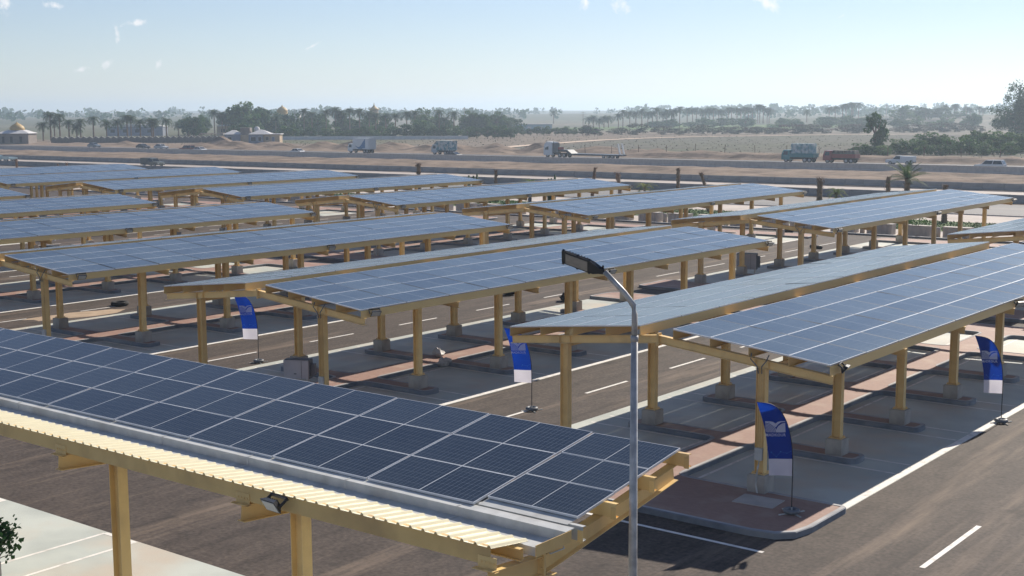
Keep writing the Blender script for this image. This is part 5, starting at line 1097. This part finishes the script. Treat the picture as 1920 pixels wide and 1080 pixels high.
# fence of gabled stone panels
t = thing('gabled_fence', 'dark stone fence of little gabled panels with round holes', 'fence', (-408, 262, 0), R(41))
b = MB(); w = 2.05; b.box(0, w - .12, -.12, .12, 0, 1.25); slab(b, [(0, 1.25), (w - .12, 1.25), (w - .12, 1.75), (w / 2 - .06, 2.35), (0, 1.75)], .10); b.box(w - .22, w + .02, -.18, .18, 0, 1.6)
fp = b.mesh('fence_panel', FENCE)
cpm = MB(); cpm.prism([(-.14, 0), (.14, 0), (.14, .07), (-.14, .07)], (-.08, 0, 1.74), (w / 2 - .06, 0, 2.36), (0, 1, 0), (0, 0, 1)); cpm.prism([(-.14, 0), (.14, 0), (.14, .07), (-.14, .07)], (w / 2 - .06, 0, 2.36), (w - .04, 0, 1.74), (0, 1, 0), (0, 0, 1)); cpm.lathe([(.0, 0), (.16, 0), (.16, .03)], 10, (0, 0, 0)); cpm = cpm.mesh('coping', WALLW)
for k in range(34):
    p = ob('fence_panel', fp, t, (k * w, 0, 0)); ob('coping', cpm, p)
# house behind the dirt piles
t = thing('house', 'low house with pale hipped roofs, blue-grey and tan walls and a round roof tank', 'building', (-341, 291, 0), CAMROT)
b = MB(); b.box(-6.5, -1.4, 0, 6, 0, 3.1); ob('wall', b.mesh('wall', WALLG), t)
b = MB(); b.box(1.4, 6.2, 0, 6, 0, 3.1); ob('wall', b.mesh('wall', WALLG), t)
b = MB(); b.box(6.21, 11.6, .6, 6, 0, 3.0); ob('wall', b.mesh('wall', WALLT), t)
b = MB(); b.box(-1.39, 1.39, .5, 5, 0, 2.9); ob('wall', b.mesh('wall', WALLT), t)
b = MB(); b.box(-1.6, 1.6, 1.5, 5.2, 2.9, 5.3); ob('stair_tower', b.mesh('stair_tower', WALLB), t)
def hip(x0, x1, y0, y1, z, h):
    b = MB(); cx, cy_ = (x0 + x1) / 2, (y0 + y1) / 2; b.add([(x0, y0, z), (x1, y0, z), (x1, y1, z), (x0, y1, z), (cx - .5, cy_, z + h), (cx + .5, cy_, z + h)], [(0, 1, 5, 4), (1, 2, 5), (2, 3, 4, 5), (3, 0, 4), (3, 2, 1, 0)]); return b.mesh('roof', WALLW)
ob('roof', hip(-7, -1.2, -.4, 6.4, 3.1, 1.4), t); r2 = ob('roof', hip(1.2, 9.0, -.4, 6.4, 3.1, 1.5), t)
b = MB(); b.box(7.6, 12, .3, 6.3, 3.0, 3.25); ob('roof', b.mesh('roof', WALLW), t)
b = MB(); b.lathe([(0, 0), (.9, 0), (1.05, .5), (.9, 1.1), (.5, 1.45), (0, 1.55)], 14, (3.4, 4.5, 4.1)); ob('roof_tank', b.mesh('roof_tank', WALLW, True), r2)
for x0, x1 in ((-5.6, -4.2), (2.2, 3.8), (4.6, 5.6)): opening(t, 'window', x0, x1, 0, .9, 2.2)
opening(t, 'window', 6.9, 7.9, .6, 1.2, 2.2); opening(t, 'door', 9.0, 9.9, .6, 0, 2.2, WALLG)
b = MB(); b.box(-15, -7.2, .5, 5, 3.2, 3.45); [b.box(x - .1, x + .1, 1, 1.2, 0, 3.2) for x in (-14.5, -11, -7.6)]; ob('lean_to', b.mesh('lean_to', WALLB), t)
# domed tower and round tower rising from the grove
t = thing('domed_tower', 'ochre domed drum on a white block rising above the grove trees', 'building', (-527, 476, 0), CAMROT)
b = MB(); b.box(-3.2, 9, -3, 5, 0, 9.2); ob('wall', b.mesh('wall', WALLW), t); b = MB(); b.lathe([(2.85, 9.2), (2.85, 11.2)], 20); ob('drum', b.mesh('drum', DOME, True), t)
b = MB(); b.lathe([(3.0, 11.2), (2.9, 11.6), (2.2, 12.5), (1.1, 13.2), (.3, 13.7), (.12, 14.3), (0, 14.6)], 20); ob('dome', b.mesh('dome', DOME, True), t)
for x in (-1.5, 3, 6): opening(t, 'window', x, x + 1.2, -3, 5.5, 7.5, frame=False)
t = thing('round_tower', 'tan round tower with conical cap and finial behind the palms', 'building', (-489, 506, 0), CAMROT)
b = MB(); b.lathe([(2.3, 0), (2.2, 11.4)], 18); ob('wall', b.mesh('wall', WALLT, True), t); b = MB(); b.lathe([(2.3, 11.3), (2.8, 11.5), (2.75, 12.0), (1.7, 12.5), (.7, 13.4), (.2, 14.2), (.22, 14.6), (.05, 15.2), (0, 15.5)], 18); ob('cap', b.mesh('cap', DOME, True), t)
t = thing('long_shed', 'low pale blue and white shed beyond the orchard', 'building', (-424, 559, 0), CAMROT)
b = MB(); b.box(-12, 10, 0, 8, 0, 3.4); ob('wall', b.mesh('wall', carpaint('shed_blue', (.30, .42, .46), .8)), t); b = MB(); b.box(-12.5, 10.5, -.5, 8.5, 3.4, 3.7); ob('roof', b.mesh('roof', WALLW), t)
for x in (-9, -3, 3): opening(t, 'door', x, x + 2, 0, 0, 2.4, WALLW, False)
for i, (x, y, L, lab) in enumerate(((-512, 372, 26, 'long low grey shed half hidden behind the fence palms at the left'), (-478, 402, 16, 'pale shed behind the fence palms near the dark tree'))):
    t = thing('farm_shed', lab, 'building', (x, y, 0), CAMROT); b = MB(); b.box(-L / 2, L / 2, 0, 9, 0, 4.2); ob('wall', b.mesh('wall', WALLG if i == 0 else WALLT), t)
    b = MB(); slab(b, [(-L / 2 - .4, 4.2), (L / 2 + .4, 4.2), (L / 2 + .2, 4.5), (0, 5.3), (-L / 2 - .2, 4.5)], 5); o = ob('roof', b.mesh('roof', WALLW), t, (0, 4.5, 0))
    for k in range(4): opening(t, 'window', -L / 2 + 2 + k * L / 4.6, -L / 2 + 4 + k * L / 4.6, 0, 1.5, 3.0, frame=False)
b = MB(); b.box(-90, 0, -.1, .1, 0, 1.3); o = thing('garden_wall', 'long low white garden wall under the grove trees', 'wall', (-318, 379, 0), R(33), None, b.mesh('garden_wall', WALLW))
POLES = [(-477,439,11.6,'utility pole with crossarms beside the domed drum'),(-387,459,12.0,'utility pole left of the big dark tree at the right end of the grove'),(-368,525,10.1,'lone utility pole over the empty fields'),(-316,769,14.3,'hazy lattice mast on the right skyline, left one'),(-337,879,14.7,'hazy lattice mast on the right skyline, middle one'),(-313,898,13.9,'hazy lattice mast on the right skyline, right one')]
for x, y, zt, lab in POLES:
    z0 = hgt(x, y); t = thing('utility_pole', lab, 'utility pole', (x, y, z0), CAMROT, 'utility poles'); b = MB(); b.tube([(0, 0, 0), (0, 0, zt - z0)], [.22, .13], 7); ob('post', b.mesh('post', CONC), t)
    b = MB(); [b.box(-1.2, 1.2, -.08, .08, zt - z0 - q, zt - z0 - q + .16) for q in (.6, 1.7)]; ob('crossarm', b.mesh('crossarm', CONC), t)
# wire fence posts along the berm
pm_post = MB(); pm_post.tube([(0, 0, 0), (0, 0, 2.1)], .07, 6); pm_post = pm_post.mesh('post', BARK)
t = thing('post_fence', 'row of thin posts along the far berm above the highway', 'fence', (-176, 252, 0))
for k in range(15): x = k * 7.3; ob('post', pm_post, t, (x, 0, hgt(-176 + x, 252) - .2), (random.uniform(-.06, .06), random.uniform(-.06, .06), 0))

# ---------------------------------------------------------------- small things in the car park
def cabinet(label, x, y, rz, w, d, h, z=.009, legs=.2):
    t = thing('inverter_cabinet', label, 'cabinet', (x, y, z), rz, 'inverter cabinets'); b = MB(); b.box(-w / 2, w / 2, -d / 2, -d / 2 + .06, legs, legs + h); ob('front', b.mesh('front', CABW), t)
    b = MB(); b.box(-w / 2 + .02, w / 2 + .04, -d / 2 + .062, d / 2, legs - .01, legs + h + .02); b.box(w / 2 + .042, w / 2 + .2, -d / 2 + .15, d / 2 - .05, legs + .1, legs + h - .15); bd = ob('body', b.mesh('body', CABD), t)
    b = MB(); [b.box(q * w * .42 - .03, q * w * .42 + .03, -d * .3, d * .3, 0, legs - .012) for q in (-1, 1)]; ob('stand', b.mesh('stand', GALV), t)
    b = MB(); b.box(w * .22, w * .22 + .012, -d / 2 - .008, -d / 2 - .002, legs, legs + h); b.box(-w * .08, w * .02, -d / 2 - .008, -d / 2 - .002, legs + .16, legs + .2); ob('door_seam', b.mesh('door_seam', CABD), t)
cabinet('white and black inverter cabinet under the front end of the second carport', -35.75, 32.7, R(28), .95, .42, .68, .13, .18)
cabinet('plain grey inverter cabinet under the back-row carport at the right', -38.2, 72.0, R(20), 1.2, .5, .95, .14, .25)
cabinet('grey inverter cabinet under the third front-row carport', -52.6, 48.5, R(20), 1.0, .5, .95, .14, .25)
t = thing('tyre', 'black rubber tyre lying on the asphalt at the left', 'tyre', (-58.6, 41.2, .004)); b = MB(); b.lathe([(.26, .02), (.40, .0), (.46, .06), (.46, .16), (.40, .22), (.26, .20), (.22, .11), (.26, .02)], 22); ob('rubber_ring', b.mesh('rubber_ring', TYRE, True), t)
def crumple(name, label, cat, x, y, z, s, m, seed, group=None):
    rnd = random.Random(seed); b = MB(); n = 9; vs = []
    for j in range(5):
        for i in range(n):
            a = 2 * math.pi * i / n; r = s * math.sin(math.pi * (j + .6) / 5.2) * rnd.uniform(.6, 1.15); vs.append((r * math.cos(a), r * .7 * math.sin(a), s * .55 * (1 - math.cos(math.pi * (j + .3) / 5)) * rnd.uniform(.7, 1.1)))
    b.add(vs, [(j * n + i, j * n + (i + 1) % n, (j + 1) * n + (i + 1) % n, (j + 1) * n + i) for j in range(4) for i in range(n)] + [tuple(4 * n + i for i in range(n))])
    return thing(name, label, cat, (x, y, z), rnd.uniform(0, 6), group, b.mesh(name, m))
BAG = pm('plastic_bag', (.55, .53, .52), (.35, .33, .32), 6, .6)
crumple('plastic_bag', 'crumpled white bag on the paved spine of the second carport', 'litter', -34.9, 39.6, .15, .34, BAG, 1)
crumple('plastic_bag', 'crumpled grey bag against the kerb of the second carport', 'litter', -33.85, 38.75, .01, .36, BAG, 2)
crumple('rubble_heap', 'dark heap of rubble on the asphalt under the middle carport', 'litter', -44.5, 56.4, .004, .5, TYRE, 3)
crumple('rubble_heap', 'smaller dark heap of scrap beside a column under the middle carport', 'litter', -40.6, 56.3, .004, .42, TYRE, 4)
crumple('rubble_heap', 'low dark heap on the paving before the planters at the right', 'litter', -48.5, 98.5, .004, .6, TYRE, 5)
b = MB(); b.tube([(-.55, 0, .12), (.55, 0, .12)], .12, 10); thing('pipe_offcut', 'short black pipe lying in the aisle at the right', 'pipe', (-41.6, 89.0, .004), R(-20), None, b.mesh('pipe_offcut', BLACKP, True))
for i, (x, y, lab) in enumerate(((-82.8, 52.6, 'black slatted crate on the asphalt at the left edge'), (-74.5, 60.0, 'black slatted crate beside columns left of the middle'))):
    t = thing('slatted_crate', lab, 'crate', (x, y, .004), R(15)); b = MB(); [b.box(-.55 + k * .26, -.43 + k * .26, -.32, .32, .0, .75) for k in range(5)]; ob('slats', b.mesh('slats', BLACKP), t); b = MB(); b.box(-.6, .6, -.35, .35, .75, .82); ob('top_board', b.mesh('top_board', BLACKP), t)
# sand drifts lying on the asphalt
SANDM = pm('drift_sand', (.48, .36, .25), (.38, .28, .19), 1.5, .95, coords='World')
def drift(x, y, sx, sy, h, rz=0, seed=0):
    rnd = random.Random(seed); b = MB(); n = 20; vs = [(0, 0, h)]
    for j in range(1, 4):
        for i in range(n): a = 2 * math.pi * i / n; q = j / 3 * (1 + .28 * noise.noise(Vector((math.cos(a) * 2, math.sin(a) * 2, seed + .5)))); vs.append((sx * q * math.cos(a), sy * q * math.sin(a), h * (1 - (j / 3) ** 1.5) - (.004 if j == 3 else 0)))
    b.add(vs, [(0, 1 + i, 1 + (i + 1) % n) for i in range(n)] + [(1 + j * n + i, 1 + (j + 1) * n + i, 1 + (j + 1) * n + (i + 1) % n, 1 + j * n + (i + 1) % n) for j in range(2) for i in range(n)])
    o = struct('sand_drift', b.mesh('sand_drift', SANDM, True)); o.location = (x, y, .006); o.rotation_euler = (0, 0, rz)
drift(-57.6, 38.0, .9, 2.6, .05, R(-8), 0)
# one person walking on the promenade
def person():
    t = thing('person', 'person in dark blue clothes walking behind the back-row carports', 'person', (-79.8, 104.6, .006), R(80))
    V = [(0, 0, .95), (0, 0, 1.15), (0, 0, 1.40), (0, 0, 1.52), (0, 0, 1.66), (0, .19, 1.40), (.05, .24, 1.12), (.14, .24, .88), (0, -.19, 1.40), (-.08, -.24, 1.12), (-.10, -.24, .88), (0, .10, .90), (.16, .10, .50), (.20, .10, .08), (.32, .10, .04), (0, -.10, .90), (-.12, -.10, .50), (-.28, -.10, .10), (-.17, -.10, .04)]
    E = [(0, 1), (1, 2), (2, 3), (3, 4), (2, 5), (5, 6), (6, 7), (2, 8), (8, 9), (9, 10), (0, 11), (11, 12), (12, 13), (13, 14), (0, 15), (15, 16), (16, 17), (17, 18)]
    rad = [.15, .14, .16, .06, .10, .07, .05, .035, .07, .05, .035, .09, .065, .045, .04, .09, .065, .045, .04]
    me = bpy.data.meshes.new('body'); me.from_pydata(V, E, []); o = ob('body', me, t); sk = o.modifiers.new('skin', 'SKIN'); o.modifiers.new('sub', 'SUBSURF').render_levels = 1
    for i, d in enumerate(me.skin_vertices[0].data): d.radius = (rad[i], rad[i]); d.use_root = i == 0
    me.materials.append(pm('clothes_navy', (.03, .04, .07), (.02, .03, .05), 3, .9))
    b = MB(); b.lathe([(0, -.12), (.05, -.11), (.08, -.04), (.085, .03), (.06, .10), (0, .12)], 12, (0, 0, 1.66)); hd = ob('head', b.mesh('head', pm('skin_tone', (.25, .15, .10), None, 3, .6), True), t)
    b = MB(); b.lathe([(.09, .01), (.088, .06), (.06, .12), (0, .135)], 12, (-.01, 0, 1.66)); ob('hair', b.mesh('hair', pm('hair_black', (.012, .01, .01), None, 3, .7), True), hd)
person()

# ---------------------------------------------------------------- haze
b = MB(); b.box(-5900, 2900, -290, 7900, -1.5, 60)
hz = ob('haze', None); bpy.data.objects.remove(hz)
hm = bpy.data.materials.new('haze'); hm.use_nodes = True; hm.node_tree.nodes.remove(hm.node_tree.nodes['Principled BSDF'])
pv = hm.node_tree.nodes.new('ShaderNodeVolumePrincipled'); pv.inputs['Color'].default_value = (0.70, 0.85, 1.0, 1); pv.inputs['Density'].default_value = 0.00031; pv.inputs['Anisotropy'].default_value = 0.45
hm.node_tree.links.new(pv.outputs[0], hm.node_tree.nodes['Material Output'].inputs['Volume'])
hz = ob('haze', b.mesh('haze', hm)); hz['kind'] = 'stuff'; hz['label'] = 'pale blue dusty haze over the whole plain'; hz['category'] = 'haze'
